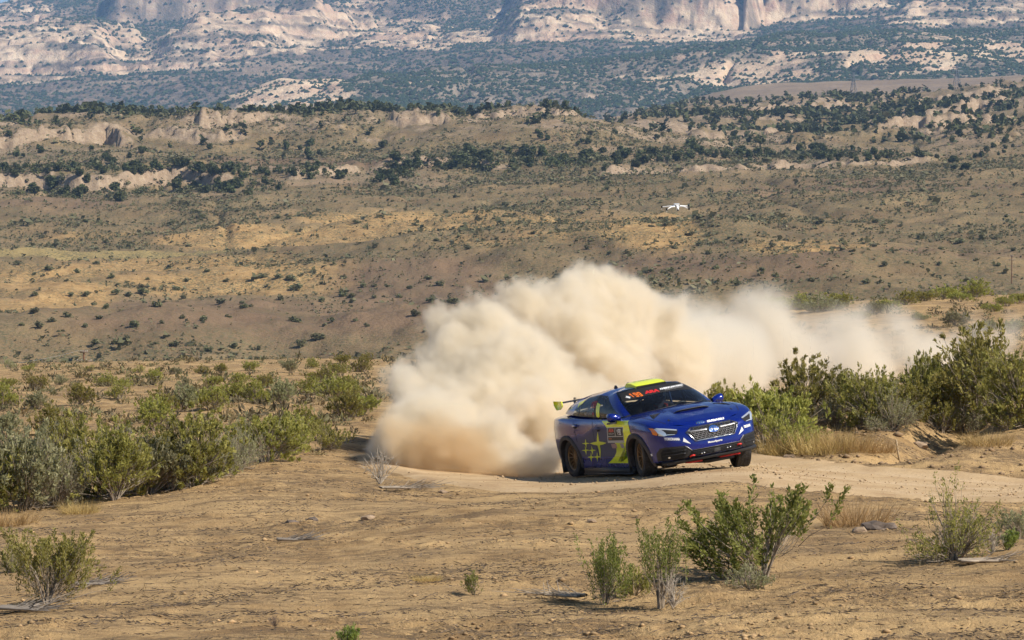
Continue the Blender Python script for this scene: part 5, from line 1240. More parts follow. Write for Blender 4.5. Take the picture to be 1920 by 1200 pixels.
tuft(1500, 845, 50, 1.5, 'golden dry grass tuft on the bank slope below the pale feathery shrub', k=1); tuft(1545, 850, 55, 1.4, 'dry grass tuft on the bank slope right of the golden one', k=2); tuft(1590, 845, 50, 1.4, 'wispy straw tuft on the bank below the middle bush', k=0); tuft(1460, 852, 40, 1.2, 'small straw tuft at the left foot of the bank', k=1)
tuft(1640, 850, 36, 1.5, 'thin straw tuft right of the wispy one at the bank foot', k=2); tuft(1850, 835, 34, 1.8, 'sparse dry grass on the bank face below the biggest bush', k=0); tuft(20, 985, 40, 1.6, 'dry yellow grass at the left edge in front of the dense row', k=1); tuft(150, 962, 30, 1.5, 'dry yellow grass under the pale bare bush at left', k=2); tuft(800, 1090, 14, 2.5, 'faint low straw patch left of the tiny sprig', k=0)

# ---- litter, pebbles and clods: uncountable
def scatter_region(n, seed, pred=None, lo=20.5, hi=75):
    g = np.random.default_rng(seed); d = np.exp(g.uniform(math.log(lo), math.log(hi), n)); px = g.uniform(-150, 2070, n); x = (px - CX) / FPX * d
    rd = road_dist(x, d); k = rd > ROAD_HW * 1.02
    if pred is not None: k &= pred(x, d, g)
    x, d = x[k], d[k]; return x, d, ground_h(x, d), g
drift = lambda x, y, g: g.random(len(x)) < (0.12 + 0.9 * ss(0.02, 0.30, fbm(x / 1.6, (y - .36 * x) / .9, 4, 71)))
x, y, z, g = scatter_region(60000, 21, drift, 20.5, 58)
n = len(x); a = g.normal(.2, .7, n); L_ = np.exp(g.normal(math.log(.024), .6, n))[:, None]; u = np.stack([np.cos(a), np.sin(a), g.normal(0, .25, n)], -1) * L_; v = np.stack([-np.sin(a), np.cos(a), np.zeros(n)], -1) * .0028; c = np.stack([x, y, z + .006], -1)
w_ = np.tile([[0, 0, .004]], (n, 1)); V1, F1 = quads_along(c, u, v); V2, F2 = quads_along(c, u, w_)
me = np_mesh('litter', np.vstack([V1, V2]), np.vstack([F1, F2 + len(V1)]), False, {'tint': np.concatenate([np.repeat(g.random(n), 4)] * 2)})
link('litter', me, leaf_mat('dry_litter', [(.085, .065, .05), (.15, .12, .09), (.25, .20, .15)], 0.0)); tag(bpy.data.objects['litter'], 'dry twigs and litter strewn over the bare foreground soil', kind='stuff')
def lumps(x, y, z, sz, g, flat=.6):
    """Small rough stones, 12 triangles each (squashed bipyramids)."""
    n = len(x); a = np.arange(6) * math.pi / 3; off = g.uniform(0, 1, n)[:, None]; rr = sz[:, None] * g.uniform(.7, 1.25, (n, 6))
    ring = np.stack([x[:, None] + rr * np.cos(a + off), y[:, None] + rr * np.sin(a + off), z[:, None] + sz[:, None] * g.uniform(-.15, .3, (n, 6)) * flat], -1)
    top_ = np.stack([x + sz * g.normal(0, .25, n), y + sz * g.normal(0, .25, n), z + sz * flat * g.uniform(.7, 1.2, n)], -1)[:, None]; bot = np.stack([x, y, z - sz * flat * .8], -1)[:, None]
    V = np.concatenate([ring, top_, bot], 1).reshape(-1, 3); k = np.arange(n)[:, None] * 8; i = np.arange(6)
    F = np.concatenate([np.stack([k + i, k + (i + 1) % 6, k + 6 + 0 * i], -1), np.stack([k + (i + 1) % 6, k + i, k + 7 + 0 * i], -1)], 1).reshape(-1, 3); return V, F
churny = lambda x, y, g: g.random(len(x)) < (0.10 + 0.9 * ss(0.02, 0.3, fbm(x / 2.2 + 3, (y + 0.5 * x) / 1.2, 3, 31)))
x, y, z, g = scatter_region(13000, 22, churny); sz = np.exp(g.normal(math.log(.013), .5, len(x))); V, F = lumps(x, y, z + sz * .2, np.clip(sz, .005, .045), g)
link('pebbles', np_mesh('pebbles', V, F, False), plain('clod_brown', (.34, .225, .115), 1.0, var=.45, scale=1.7)); tag(bpy.data.objects['pebbles'], 'clods and pebbles scattered over the foreground soil', kind='stuff')
# crumbled earth on the bank face
g = np.random.default_rng(23); n = 1500; x = g.uniform(3.6, 12, n); y = g.uniform(49, 57, n); rd = road_dist(x, y); k = (rd > 3.35) & (rd < 6.6); x, y = x[k], y[k]; z = ground_h(x, y); sz = np.clip(np.exp(g.normal(math.log(.022), .6, len(x))), .008, .11); V, F = lumps(x, y, z + sz * .2, sz, g, .7)
link('bank_crumbs', np_mesh('bank_crumbs', V, F, False), plain('bank_earth', (.27, .18, .10), 1.0, var=.35, scale=1.5)); tag(bpy.data.objects['bank_crumbs'], 'crumbled earth on the face of the road bank', kind='stuff')
g = np.random.default_rng(24)
for px, py, s_, lab in [(1640, 994, .16, 'dark flat rock on the lip of the near road edge'), (1668, 992, .10, 'small dark rock right of the flat one on the road lip'), (1612, 998, .09, 'grey rock left of the flat one on the road lip'), (545, 985, .10, 'dark clod on the churned slope left of centre'), (585, 978, .08, 'dark clod right of its twin on the churned slope'), (690, 975, .09, 'round clod on the slope below the bare bush'), (1812, 892, .07, 'lone stone lying on the dirt road at right'), (830, 925, .07, 'small clod on the crest below the dead branches'), (1110, 980, .06, 'small stone on the bare ground below the car'), (1725, 840, .14, 'earth block on the lower face of the bank'), (1480, 862, .12, 'earth clod at the foot of the bank near the straw tuft')]:
    p = at(px, py); bm = bmesh.new(); bmesh.ops.create_icosphere(bm, subdivisions=2, radius=s_)
    for v in bm.verts: v.co = v.co * (1 + g.uniform(-.22, .22)); v.co.z *= .55
    me = bpy.data.meshes.new('rock'); bm.to_mesh(me); bm.free(); o = link('rock', me, plain('rock_dark' if 'dark' in lab else 'rock_tan', (.13, .10, .08) if 'dark' in lab else (.30, .215, .14), .95, var=.3, scale=9)); o.location = p + Vector((0, 0, s_ * .12)); o.rotation_euler = (0, 0, g.uniform(0, 6)); tag(o, lab, 'rock')

# small dry scrub between the rows on the plain, too many to count
g = np.random.default_rng(26); n = 5200; d = np.exp(g.uniform(math.log(53), math.log(168), n)); px = g.uniform(-80, 2000, n); x = (px - CX) / FPX * d; k = (road_dist(x, d) > 4.0) & ((px < 1000) | (d > 66)) & (g.random(n) < .25 + .8 * ss(-.05, .25, fbm(x / 6, d / 9, 3, 401))); x, d = x[k], d[k]; z = ground_h(x, d, False); n = len(x)
def sprays(seed, m_):
    q = np.random.default_rng(seed); c = unit(q.normal(0, 1, (m_, 3))) * q.random((m_, 1)) ** .5 * [.5, .5, .45]; c[:, 2] = np.abs(c[:, 2]) + .1; u = unit(c * [1, 1, .4] + q.normal(0, .3, (m_, 3)) + [0, 0, .4]); v = unit(np.cross(u, q.normal(0, 1, (m_, 3)))); return quads_along(c, u * .16, v * .05)
sv = [sprays(900 + k, 26) for k in range(4)]; hh = np.exp(g.normal(math.log(.19), .4, n)); rot = g.uniform(0, 6.28, n); pv = np.stack([sv[k % 4][0] for k in range(n)]); c_, s_ = np.cos(rot)[:, None], np.sin(rot)[:, None]; wd_ = (hh * g.uniform(1.1, 2.2, n))[:, None]
V = np.stack([(pv[..., 0] * c_ - pv[..., 1] * s_) * wd_ + x[:, None], (pv[..., 0] * s_ + pv[..., 1] * c_) * wd_ + d[:, None], pv[..., 2] * 1.4 * hh[:, None] + z[:, None] - .02], -1).reshape(-1, 3)
F = (sv[0][1][None] + (np.arange(n) * pv.shape[1])[:, None, None]).reshape(-1, 4)
link('low_scrub', np_mesh('low_scrub', V, F, False, {'tint': np.repeat(g.random(n), pv.shape[1])}), leaf_mat('low_scrub_leaf', [(.10, .085, .05), (.19, .165, .085), (.20, .20, .09), (.34, .26, .12)], .3)); tag(bpy.data.objects['low_scrub'], 'low dry scrub and tufts scattered between the shrub rows', kind='stuff')

# thin dry grass standing and lying over the bare slope
x, y, z, g = scatter_region(30000, 27, lambda x, y, g: g.random(len(x)) < ss(-.05, .30, fbm(x / 2.6 + 9, (y - .5 * x) / 1.5, 3, 411)), 20.5, 60); n = len(x)
b_ = np.stack([x, y, z], -1); dd_ = unit(np.stack([g.normal(-.2, .8, n), g.normal(0, .6, n), np.abs(g.normal(.55, .4, n))], -1)); e_ = b_ + dd_ * np.exp(g.normal(math.log(.055), .45, n))[:, None]; s_ = unit(np.cross(dd_, g.normal(0, 1, (n, 3)))) * .0022
V = np.stack([b_ - s_, b_ + s_, e_], 1).reshape(-1, 3); k = np.arange(n) * 3
link('thin_grass', np_mesh('thin_grass', V, np.stack([k, k + 1, k + 2], -1), False, {'tint': np.repeat(g.random(n), 3)}), leaf_mat('thin_straw', [(.22, .155, .085), (.38, .28, .13), (.52, .40, .20)], .2)); tag(bpy.data.objects['thin_grass'], 'thin dry grass over the bare foreground slope', kind='stuff')
# loose gravel on the road
g = np.random.default_rng(28); i = g.integers(60, len(ROADC) - 1, 5200); tn = np.gradient(ROADC, axis=0); tn /= np.linalg.norm(tn, axis=1)[:, None]; off = g.normal(0, 1.7, 5200); x = ROADC[i, 0] - tn[i, 1] * off + g.normal(0, .1, 5200); y = ROADC[i, 1] + tn[i, 0] * off + g.normal(0, .1, 5200); k = np.abs(off) < 3.2; x, y = x[k], y[k]; z = ground_h(x, y, False) + .034; sz = np.clip(np.exp(g.normal(math.log(.010), .5, len(x))), .004, .035); V, F = lumps(x, y, z + sz * .25, sz, g, .7)
link('road_gravel', np_mesh('road_gravel', V, F, False), plain('gravel_tan', (.42, .295, .17), 1.0, var=.4, scale=2.0)); tag(bpy.data.objects['road_gravel'], 'loose gravel lying on the dirt road', kind='stuff')
# ================================================================== HILLSIDE VEGETATION
HGZ = hz.reshape(A_.shape); HGD = D_; HGP = CX + np.tan(A_) * FPX
HGY = HY - (HGZ - CAM_H) / HGD * FPX
def at_hill(px, py):
    j = int(np.clip(np.searchsorted(HGP[0], px), 0, HGP.shape[1] - 1)); c = HGY[:, j]; k = np.argmax(c <= py)
    if c[k] > py: k = int(np.argmin(np.abs(c - py)))
    return Vector(((px - CX) / FPX * HGD[k, j], HGD[k, j], HGZ[k, j]))
def clump_mesh(name, seed, n, shape, leaf):
    """Foliage clump: n leaf tufts through the volume of a rough dome. Unit height."""
    g = np.random.default_rng(seed); lob = g.normal(0, 1, (7, 3)); lob = unit(lob) * g.uniform(.2, .42, (7, 1)) * [1, 1, .7]; pick = g.integers(0, 7, n)
    c = lob[pick] * [shape, shape, 1] + unit(g.normal(0, 1, (n, 3))) * (g.random((n, 1)) ** .4) * .30 * [shape, shape, .9]; c[:, 2] = c[:, 2] - c[:, 2].min(); c[:, 2] = .04 + c[:, 2] / c[:, 2].max() * .96
    u = unit(g.normal(0, 1, (n, 3))); v = unit(np.cross(u, g.normal(0, 1, (n, 3)))); s = leaf * g.uniform(.6, 1.4, (n, 1)); V, F = quads_along(c, u * s, v * s * .62)
    return np_mesh(name, V, F, False, {'tint': np.repeat(np.clip(g.normal(.5, .22, n), 0, 1), 4)})
M_JUN = leaf_mat('juniper_leaf', [(.055, .066, .026), (.095, .108, .040), (.135, .145, .058)], .2)
M_HSH = leaf_mat('hill_sage', [(.115, .118, .056), (.175, .172, .085), (.25, .235, .125)], .3)
JCROWN = [clump_mesh('crown', 800 + k, 620, .62, .085) for k in range(5)]
HSHRUB = [clump_mesh('hill_shrub', 820 + k, 240, .95, .12) for k in range(5)]
for m_ in JCROWN: m_.materials.append(M_JUN)
for m_ in HSHRUB: m_.materials.append(M_HSH)
tv_, tf_ = stem_tubes([(np.array([[0, 0, -.08], [.02, .01, .12], [.0, .03, .30], [.05, 0, .5]]), .055, .02), (np.array([[.01, .01, .14], [.10, .05, .28], [.18, .08, .42]]), .03, .012), (np.array([[.01, .01, .18], [-.10, -.04, .30], [-.17, -.10, .45]]), .03, .012)], 6)
JTRUNK = np_mesh('trunk', tv_, tf_, True); JTRUNK.materials.append(plain('juniper_bark', (.11, .085, .065), .95, var=.3))
def nth(k, n):
    u = ('', 'first', 'second', 'third', 'fourth', 'fifth', 'sixth', 'seventh', 'eighth', 'ninth', 'tenth', 'eleventh', 'twelfth', 'thirteenth', 'fourteenth', 'fifteenth', 'sixteenth', 'seventeenth', 'eighteenth', 'nineteenth'); k += 1
    if k == 1: return 'leftmost '
    if k == n: return 'rightmost '
    if k < 20: w_ = u[k]
    else: w_ = {2: 'twent', 3: 'thirt', 4: 'fort', 5: 'fift', 6: 'sixt'}[k // 10]; w_ = w_ + 'ieth' if k % 10 == 0 else w_ + 'y-' + u[k % 10]
    return w_ + ' from left '
g = np.random.default_rng(31)
ZONES = {  # band of trees: polyline of (px, py), scatter in y, how many, height range in px
 'in the long tree line above the pale left ledge': ([(0, 322), (200, 318), (420, 322), (640, 328)], 7, 62, (17, 27)),
 'below the pale rock ledge at left': ([(0, 358), (110, 362), (170, 368), (330, 356), (380, 358), (520, 352)], 6, 26, (20, 34)),
 'around the middle ledge above the dust': ([(700, 335), (740, 332), (760, 318), (860, 312), (960, 325)], 8, 26, (20, 34)),
 'in the tree line left of the drone': ([(840, 308), (960, 300), (1060, 308), (1180, 300)], 8, 52, (18, 30)),
 'in the tree line right above the drone': ([(1180, 298), (1300, 290), (1420, 294), (1540, 292), (1730, 298)], 7, 62, (15, 26)),
 'dotted over the bare slope below the left cliff': ([(20, 290), (160, 292), (280, 285), (400, 288), (560, 285), (760, 275)], 11, 28, (13, 22)),
 'dotted on the slope right of the dome of pale rock': ([(980, 268), (1110, 262), (1180, 262), (1400, 268)], 8, 12, (12, 20)),
 'scattered on the brushy slope at far right': ([(1750, 300), (1830, 290), (1900, 285)], 14, 16, (14, 24))}
njun = 0
for zn, (pl, sc, n, (h0, h1)) in ZONES.items():
    pl = np.array(pl, float); tt = np.sort(g.random(n)) * (len(pl) - 1)
    for k in range(n):
        i = min(int(tt[k]), len(pl) - 2); q = pl[i] + (pl[i + 1] - pl[i]) * (tt[k] - i); p = at_hill(q[0] + g.normal(0, 10), q[1] + g.normal(0, sc))
        o = empty('juniper', p - Vector((0, 0, .25)), g.uniform(0, 6.28)); h = hpx(g.uniform(h0, h1), p) * g.uniform(.42, .82); wf = g.uniform(1.2, 1.9); o.scale = (h * wf, h * wf, h)
        link('crown', JCROWN[njun % 5], None, o); link('trunk', JTRUNK, None, o); njun += 1
        tag(o, nth(k, n) + 'juniper ' + zn, 'tree', 'junipers ' + zn)
def replicate(proto_v, proto_f, pos, scale, rot, tint_fn, name, mat, lab):
    n, m_ = len(pos), len(proto_v[0]); c, s = np.cos(rot)[:, None], np.sin(rot)[:, None]
    pv = np.stack([proto_v[k] for k in np.arange(n) % len(proto_v)]); X = pv[..., 0] * c - pv[..., 1] * s; Y = pv[..., 0] * s + pv[..., 1] * c
    V = np.stack([X * scale[:, :1] + pos[:, :1], Y * scale[:, :1] + pos[:, 1:2], pv[..., 2] * scale[:, 1:] + pos[:, 2:]], -1).reshape(-1, 3)
    F = (proto_f[None] + (np.arange(n) * m_)[:, None, None]).reshape(-1, proto_f.shape[1])
    o = link(name, np_mesh(name, V, F, False, {'tint': np.repeat(tint_fn, m_)}), mat); tag(o, lab, kind='stuff'); return o
def little(seed, n, shape, leaf):
    m_ = clump_mesh('t', seed, n, shape, leaf); v = np.empty(len(m_.vertices) * 3, np.float32); m_.vertices.foreach_get('co', v); bpy.data.meshes.remove(m_); return v.reshape(-1, 3)
quadf = lambda n: np.arange(n * 4).reshape(n, 4)
# --- the largest hillside shrubs, one by one; the thousands of smaller ones together
def hill_scatter(n, seed, lo=585, hi=1500):
    g = np.random.default_rng(seed); d = np.sqrt(g.uniform(lo ** 2, hi ** 2, n)); px = g.uniform(-120, 2040, n); x = (px - CX) / FPX * d
    z, e, px2, led = hill_h(x, d, False, True); return x, d, z, e, px2, g
SPOTS = {'on the brown mound left of the dust': [(75, 622), (160, 621), (215, 650), (240, 560), (135, 556), (162, 560), (175, 571), (200, 582), (125, 598), (187, 597), (215, 557), (270, 558), (290, 578), (310, 571), (345, 602), (345, 596), (376, 604), (305, 610), (250, 615), (235, 645), (292, 648), (185, 648), (330, 655), (65, 590), (40, 615), (100, 605), (348, 560), (432, 596), (455, 580), (520, 562), (380, 608), (555, 606), (597, 642), (660, 605), (625, 608), (690, 612), (440, 655), (480, 658), (570, 650), (390, 660)],
 'between the golden banks left of centre': [(500, 522), (520, 522), (540, 530), (565, 520), (590, 525), (615, 525), (640, 522), (600, 535), (675, 540), (700, 535), (730, 540), (760, 545), (800, 525), (830, 540), (850, 570), (560, 548), (500, 540), (450, 570), (470, 575), (410, 572), (640, 555), (660, 562), (700, 560), (910, 530), (745, 560), (810, 570), (780, 590), (600, 570)],
 'on the golden slopes right of centre': [(985, 475), (1000, 440), (1070, 460), (1105, 470), (1140, 480), (1180, 478), (1230, 455), (1290, 445), (1310, 460), (1330, 480), (1390, 455), (1420, 440), (1450, 465), (1490, 430), (1540, 420), (1600, 440), (1640, 420), (1690, 425), (1310, 410), (1350, 395), (1160, 420), (1120, 400), (1060, 415), (1010, 400), (1330, 358), (1225, 365), (1100, 340), (1145, 345), (1250, 425), (1270, 470)],
 'on the brown flats behind the dust': [(1150, 500), (1190, 505), (1210, 515), (1260, 510), (1310, 495), (1340, 505), (1300, 530), (1240, 540), (1190, 540), (1420, 510), (1460, 520), (1380, 535), (1320, 545), (1290, 548), (1440, 545), (1500, 500), (1520, 530), (1580, 520), (1620, 530), (1400, 560)],
 'on the slope near the right edge': [(1560, 470), (1600, 475), (1640, 460), (1680, 470), (1720, 450), (1760, 470), (1800, 460), (1850, 440), (1880, 455), (1900, 470), (1700, 495), (1760, 500), (1830, 490), (1870, 500), (1660, 500), (1740, 430), (1820, 420), (1890, 410)],
 'over the far left golden bank': [(30, 500), (60, 520), (90, 508), (120, 530), (150, 515), (180, 500), (210, 528), (245, 510), (280, 525), (320, 505), (350, 530), (390, 512), (420, 535), (270, 540), (30, 545), (70, 560), (330, 545), (20, 470), (60, 450), (120, 440), (200, 455), (160, 420), (260, 440), (320, 425)],
 'on the upper slope below the middle tree line': [(450, 400), (520, 410), (600, 395), (660, 420), (720, 405), (780, 425), (840, 400), (900, 415), (950, 385), (560, 440), (640, 450), (700, 465), (760, 470), (820, 455), (880, 470), (930, 450), (500, 470), (430, 440), (380, 410), (860, 375), (740, 380), (620, 370)]}
sw = 0
for zn, L_ in SPOTS.items():
    for ix, (px, py) in enumerate(sorted(L_)):
        p = at_hill(px + g.normal(0, 3), py + g.normal(0, 1.5)); hh = hpx(g.uniform(5, 14) * (1.15 if py > 545 else .8), p); o = link('hill_shrub', HSHRUB[sw % 5]); sw += 1
        o.location = p - Vector((0, 0, .1)); o.rotation_euler = (0, 0, g.uniform(0, 6.28)); w2 = g.uniform(1.1, 1.9); o.scale = (hh * w2, hh * w2, hh * .9); tag(o, nth(ix, len(L_)) + 'shrub ' + zn, 'shrub', 'shrubs ' + zn)
x, y, z, e, px2, g = hill_scatter(150000, 33)
mv = np.zeros_like(e)
for q in ((460, 612, 520, 46), (1330, 520, 260, 34), (1700, 490, 260, 26), (820, 545, 200, 40)): mv = np.maximum(mv, ell(px2, e, *q))
gl = np.maximum(ell(px2, e, 1010, 435, 90, 18, .3), np.maximum(ell(px2, e, 1200, 466, 80, 14, .3), ell(px2, e, 180, 478, 330, 7, .3))); gl = np.maximum(gl, ell(px2, e, 60, 560, 120, 40, .4) * .8)
dens = (.18 + .95 * ss(-.12, .25, fbm(x / 42, y / 60, 4, 301))) * (1 - .78 * mv) * (1 - .85 * gl) * (y / 1500) ** .4
k = g.random(len(x)) < dens; x, y, z = x[k], y[k], z[k]; n = len(x); hh = np.exp(g.normal(math.log(.42), .5, n)) * (1 + .25 * ss(900, 1300, y))
replicate([little(840 + q, 6, 1.0, .40) for q in range(4)], quadf(6), np.stack([x, y, z - .05], -1), np.stack([hh * g.uniform(.9, 1.7, n), hh], -1), g.uniform(0, 6.28, n), np.clip(g.normal(.5, .3, n), 0, 1), 'sagebrush_cover', M_HSH, 'thousands of small grey green shrubs dotting the hillside')
# --- woods on the ridge line and the right-hand slopes, too many and too small to tell apart
g = np.random.default_rng(35); n = 26000; px = g.uniform(-120, 2040, n); d = np.sqrt(g.uniform(1330 ** 2, 2500 ** 2, n)); x = (px - CX) / FPX * d; z, e, px2, led = hill_h(x, d, False, True)
wd = ss(1440, 1500, d) * (1 - ss(1560, 1640, d)) * ss(1120, 1040, px) * (.62 + 1.6 * fbm(x / 60, d / 40, 3, 311)) + .035 * ss(1330, 1400, d) * (px < 1100)
right = ss(1100, 1250, px) * (ell(px, e, 1330, 236, 240, 16, .5) + ell(px, e, 1560, 214, 300, 18, .6) + ell(px, e, 1780, 185, 240, 26, .6) + .35 * ell(px, e, 1700, 250, 320, 30, .6)) * (.6 + 1.6 * fbm(x / 70, d / 60, 3, 312))
k = g.random(n) < np.maximum(wd, right * .42); x, d, z = x[k], d[k], z[k]; n = len(x); hh = g.uniform(2.6, 5.2, n)
replicate([little(860 + q, 12, .72, .32) for q in range(4)], quadf(12), np.stack([x, d, z - .2], -1), np.stack([hh * g.uniform(.9, 1.4, n), hh], -1), g.uniform(0, 6.28, n), np.clip(g.normal(.4, .25, n), 0, 1), 'juniper_woods', M_JUN, 'juniper woods covering the ridge and right-hand slopes')
g = np.random.default_rng(36); tx, ty, tz_ = [], [], []
for pl, m_ in (([(-40, 322), (200, 318), (420, 322), (640, 328)], 190), ([(700, 335), (740, 332), (760, 318), (860, 312), (960, 325)], 90), ([(840, 308), (960, 300), (1060, 308), (1180, 300)], 120), ([(1180, 298), (1300, 290), (1420, 294), (1540, 292), (1730, 298)], 200), ([(0, 362), (170, 368), (330, 356), (530, 352)], 110)):
    pl = np.array(pl, float)
    for t_ in g.random(m_) * (len(pl) - 1):
        i = min(int(t_), len(pl) - 2); q = pl[i] + (pl[i + 1] - pl[i]) * (t_ - i); p = at_hill(q[0] + g.normal(0, 14), q[1] + g.normal(0, 5)); tx.append(p.x); ty.append(p.y); tz_.append(p.z)
n = len(tx); hh = g.uniform(1.2, 2.8, n)
replicate([little(870 + q, 30, .9, .17) for q in range(4)], quadf(30), np.stack([tx, ty, np.array(tz_) - .2], -1), np.stack([hh * g.uniform(1.0, 1.8, n), hh], -1), g.uniform(0, 6.28, n), np.clip(g.normal(.55, .3, n), 0, 1), 'juniper_thicket', M_JUN, 'low tangled juniper thickets filling the hillside tree lines')
# --- pinyon forest on the foothills and the mesa
M_PINYON = leaf_mat('pinyon_needles', [(.020, .030, .014), (.038, .052, .022), (.062, .076, .032)], .05)
def forest(S_, n, seed, name, lab, hr, dens_fn):
    g = np.random.default_rng(seed); nr, nc = S_['sh']; y0, y1 = S_['y'].min(), S_['y'].max()
    yy = np.sqrt(g.uniform(y0 ** 2, y1 ** 2, n)); pp = g.uniform(max(-60, S_['px'].min()), min(1980, S_['px'].max()), n)
    rws = S_['y'].reshape(nr, nc)[:, 0]; pcs = S_['px'].reshape(nr, nc)[0]; fi = np.interp(yy, rws, np.arange(nr)); fj = np.interp(pp, pcs, np.arange(nc)); i0 = np.minimum(fi.astype(int), nr - 2); j0 = np.minimum(fj.astype(int), nc - 2); a, b_ = fi - i0, fj - j0
    def smp(A): A = A.reshape(nr, nc); return (A[i0, j0] * (1 - a) + A[i0 + 1, j0] * a) * (1 - b_) + (A[i0, j0 + 1] * (1 - a) + A[i0 + 1, j0 + 1] * a) * b_
    z = smp(S_['z']); rk = smp(S_['rock']); st = smp(S_['steep']); sh = smp(S_['shelf']) if 'shelf' in S_ else 0 * rk; x = (pp - CX) / FPX * yy
    k = g.random(n) < dens_fn(x, yy, pp, rk, st, sh); x, yy, z = x[k], yy[k], z[k]; n = len(x); hh = g.uniform(*hr, n)
    base = np.array([[math.cos(t_), math.sin(t_), .12] for t_ in np.arange(5) * 2 * math.pi / 5] + [[0, 0, .78]]); pv = [base * [.52, .52, 1] + np.random.default_rng(seed + q).normal(0, .07, (6, 3)) for q in range(5)]
    replicate(pv, np.array([(i, (i + 1) % 5, 5) for i in range(5)]), np.stack([x, yy, z - .3], -1), np.stack([hh * g.uniform(1.0, 1.7, n), hh], -1), g.uniform(0, 6.28, n), np.clip(g.normal(.35, .25, n), 0, 1), name, M_PINYON, lab)
forest(FOOT, 60000, 41, 'foothill_woods', 'pinyon and juniper woods dotted over the foothills', (2.8, 5.0), lambda x, y, p, r, s, sh: (1 - .72 * r) * (.62 + .9 * fbm(x / 130, y / 110, 3, 321)))
forest(MESA, 120000, 42, 'mesa_woods', 'dark pinyon woods on the benches of the mesa', (3.4, 6.2), lambda x, y, p, r, s, sh: np.clip(1 - 1.1 * r, .10, 1) * (.75 + .9 * fbm(x / 170, y / 150, 3, 322)) * (1 - .7 * sh) * (1 - .5 * np.clip(s * 2, 0, 1)))

# ================================================================== POWER LINES, DRONE, STAKE
M_POLE = plain('rusty_pole_wood', (.17, .085, .045), .9, var=.3, scale=3); M_INS = plain('pale_insulator', (.45, .46, .46), .3); M_WIRE = plain('pale_wire', (.40, .39, .36), .4, .6)
def pole(px, ytop, d, lab, rz, zbase, mat=M_POLE, arms=((0.15, .8), (1.0, 1.5))):
    top = P(px, ytop, d); o = empty('power_pole', (top.x, top.y, zbase), rz); H = top.z - zbase
    b = Bag(); b.tube([(0, 0, -.5), (0, 0, H)], [.12, .085], 8); b.build('post', mat, o)
    for dz, ln in arms:
        b = Bag(); b.box((0, -.13, H - dz), (ln / 2, .06, .07)); ca = b.build('crossarm', plain('weathered_arm', (.16, .12, .09), .9), o, False)
        for q in np.linspace(-ln / 2 + .1, ln / 2 - .1, 4): i_ = Bag(); i_.lathe([(0, .0), (.03, 0.0), (.036, .06), (.02, .09), (0, .11)], 8); i_.xf(Matrix.Translation((q, -.13, H - dz + .06)) @ Matrix.Rotation(R(90), 4, 'X')); i_.build('insulator', M_INS, ca)
    tag(o, lab, 'utility pole', 'power line poles'); return Vector((top.x, top.y, top.z - .2))
zg = lambda px, d: gz((px - CX) / FPX * d, d)
zh = lambda px, d: float(hill_h([(px - CX) / FPX * d], [d], False)[0])
pA = pole(157, 657, 300, 'short looking wooden power pole rising from the gully behind the left plain', R(20), zg(157, 300)); pB = pole(930, 652, 420, 'wooden power pole mostly hidden behind the dust cloud', R(20), zg(930, 420))
pC = pole(1222, 545, 610, 'faint wooden power pole above the trailing dust right of the plume', R(15), zh(1222, 610)); pD = pole(1897, 478, 640, 'tall wooden power pole near the right edge above the far shrubs', R(15), zh(1897, 640))
def wire(a, b_, sag, name='power_wire', lab='', r=.014):
    pts = [a.lerp(b_, t) - Vector((0, 0, sag * 4 * t * (1 - t))) for t in np.linspace(0, 1, 17)]; w_ = Bag(); w_.tube(pts, r, 4); o = w_.build(name, M_WIRE); tag(o, lab, 'wire', 'power line wires')
wire(pA + Vector((.6, 0, -1.2)), pB + Vector((.6, 0, -1.2)), 1.2, lab='pale power wire running right from the pole on the left plain'); wire(P(-60, 702, 250), pA + Vector((-.7, 0, -1.2)), .3, lab='lower pale wire running left from the pole on the left plain'); wire(P(-60, 688, 250), pA + Vector((-.4, 0, .2)), .3, lab='upper pale wire running left from the pole on the left plain')
def pylon(px, yb, h, d, lab):
    p = P(px, yb, d); o = empty('pylon', p, .3); b = Bag(); H = h / FPX * d
    for s in (-1, 1):
        for s2 in (-1, 1): b.tube([(s * 3.0, s2 * 3.0, -2), (s * .9, s2 * .9, H * .62), (s * .4, s2 * .4, H)], .22, 4)
        for k in range(5): z0, z1 = H * .13 * k, H * .13 * (k + 1); w0, w1 = 3.0 - 2.1 * z0 / (H * .62), 3.0 - 2.1 * min(1, z1 / (H * .62)); b.tube([(-w0, s * w0, z0), (w1, s * w1, z1)], .13, 4); b.tube([(s * w0, w0, z0), (s * w1, -w1, z1)], .13, 4)
    b.build('lattice', plain('grey_steel', (.16, .17, .18), .6, .4), o)
    for zz, ln in ((.68, 6), (.86, 4.6)): c = Bag(); c.box((0, 0, H * zz), (ln, .35, .35)); c.build('crossarm', plain('grey_steel_arm', (.16, .17, .18), .6, .4), o, False)
    tag(o, lab, 'pylon', 'pylons on the tan rise')
RG = RISE['z'].reshape(RISE['sh']); 
for px, d, h, lab in ((1238, 2820, 44, 'leftmost of the three faint lattice pylons below the tan rise'), (1600, 2860, 40, 'middle one of the three faint lattice pylons on the tan rise'), (1794, 2900, 38, 'rightmost of the three faint lattice pylons on the tan rise')):
    i = int(np.searchsorted(RISE['y'].reshape(RISE['sh'])[:, 0], d)); j = int(np.searchsorted(RISE['px'].reshape(RISE['sh'])[0], px)); yb = HY - (RG[i, j] - CAM_H) / d * FPX; pylon(px, yb, h, d, lab)
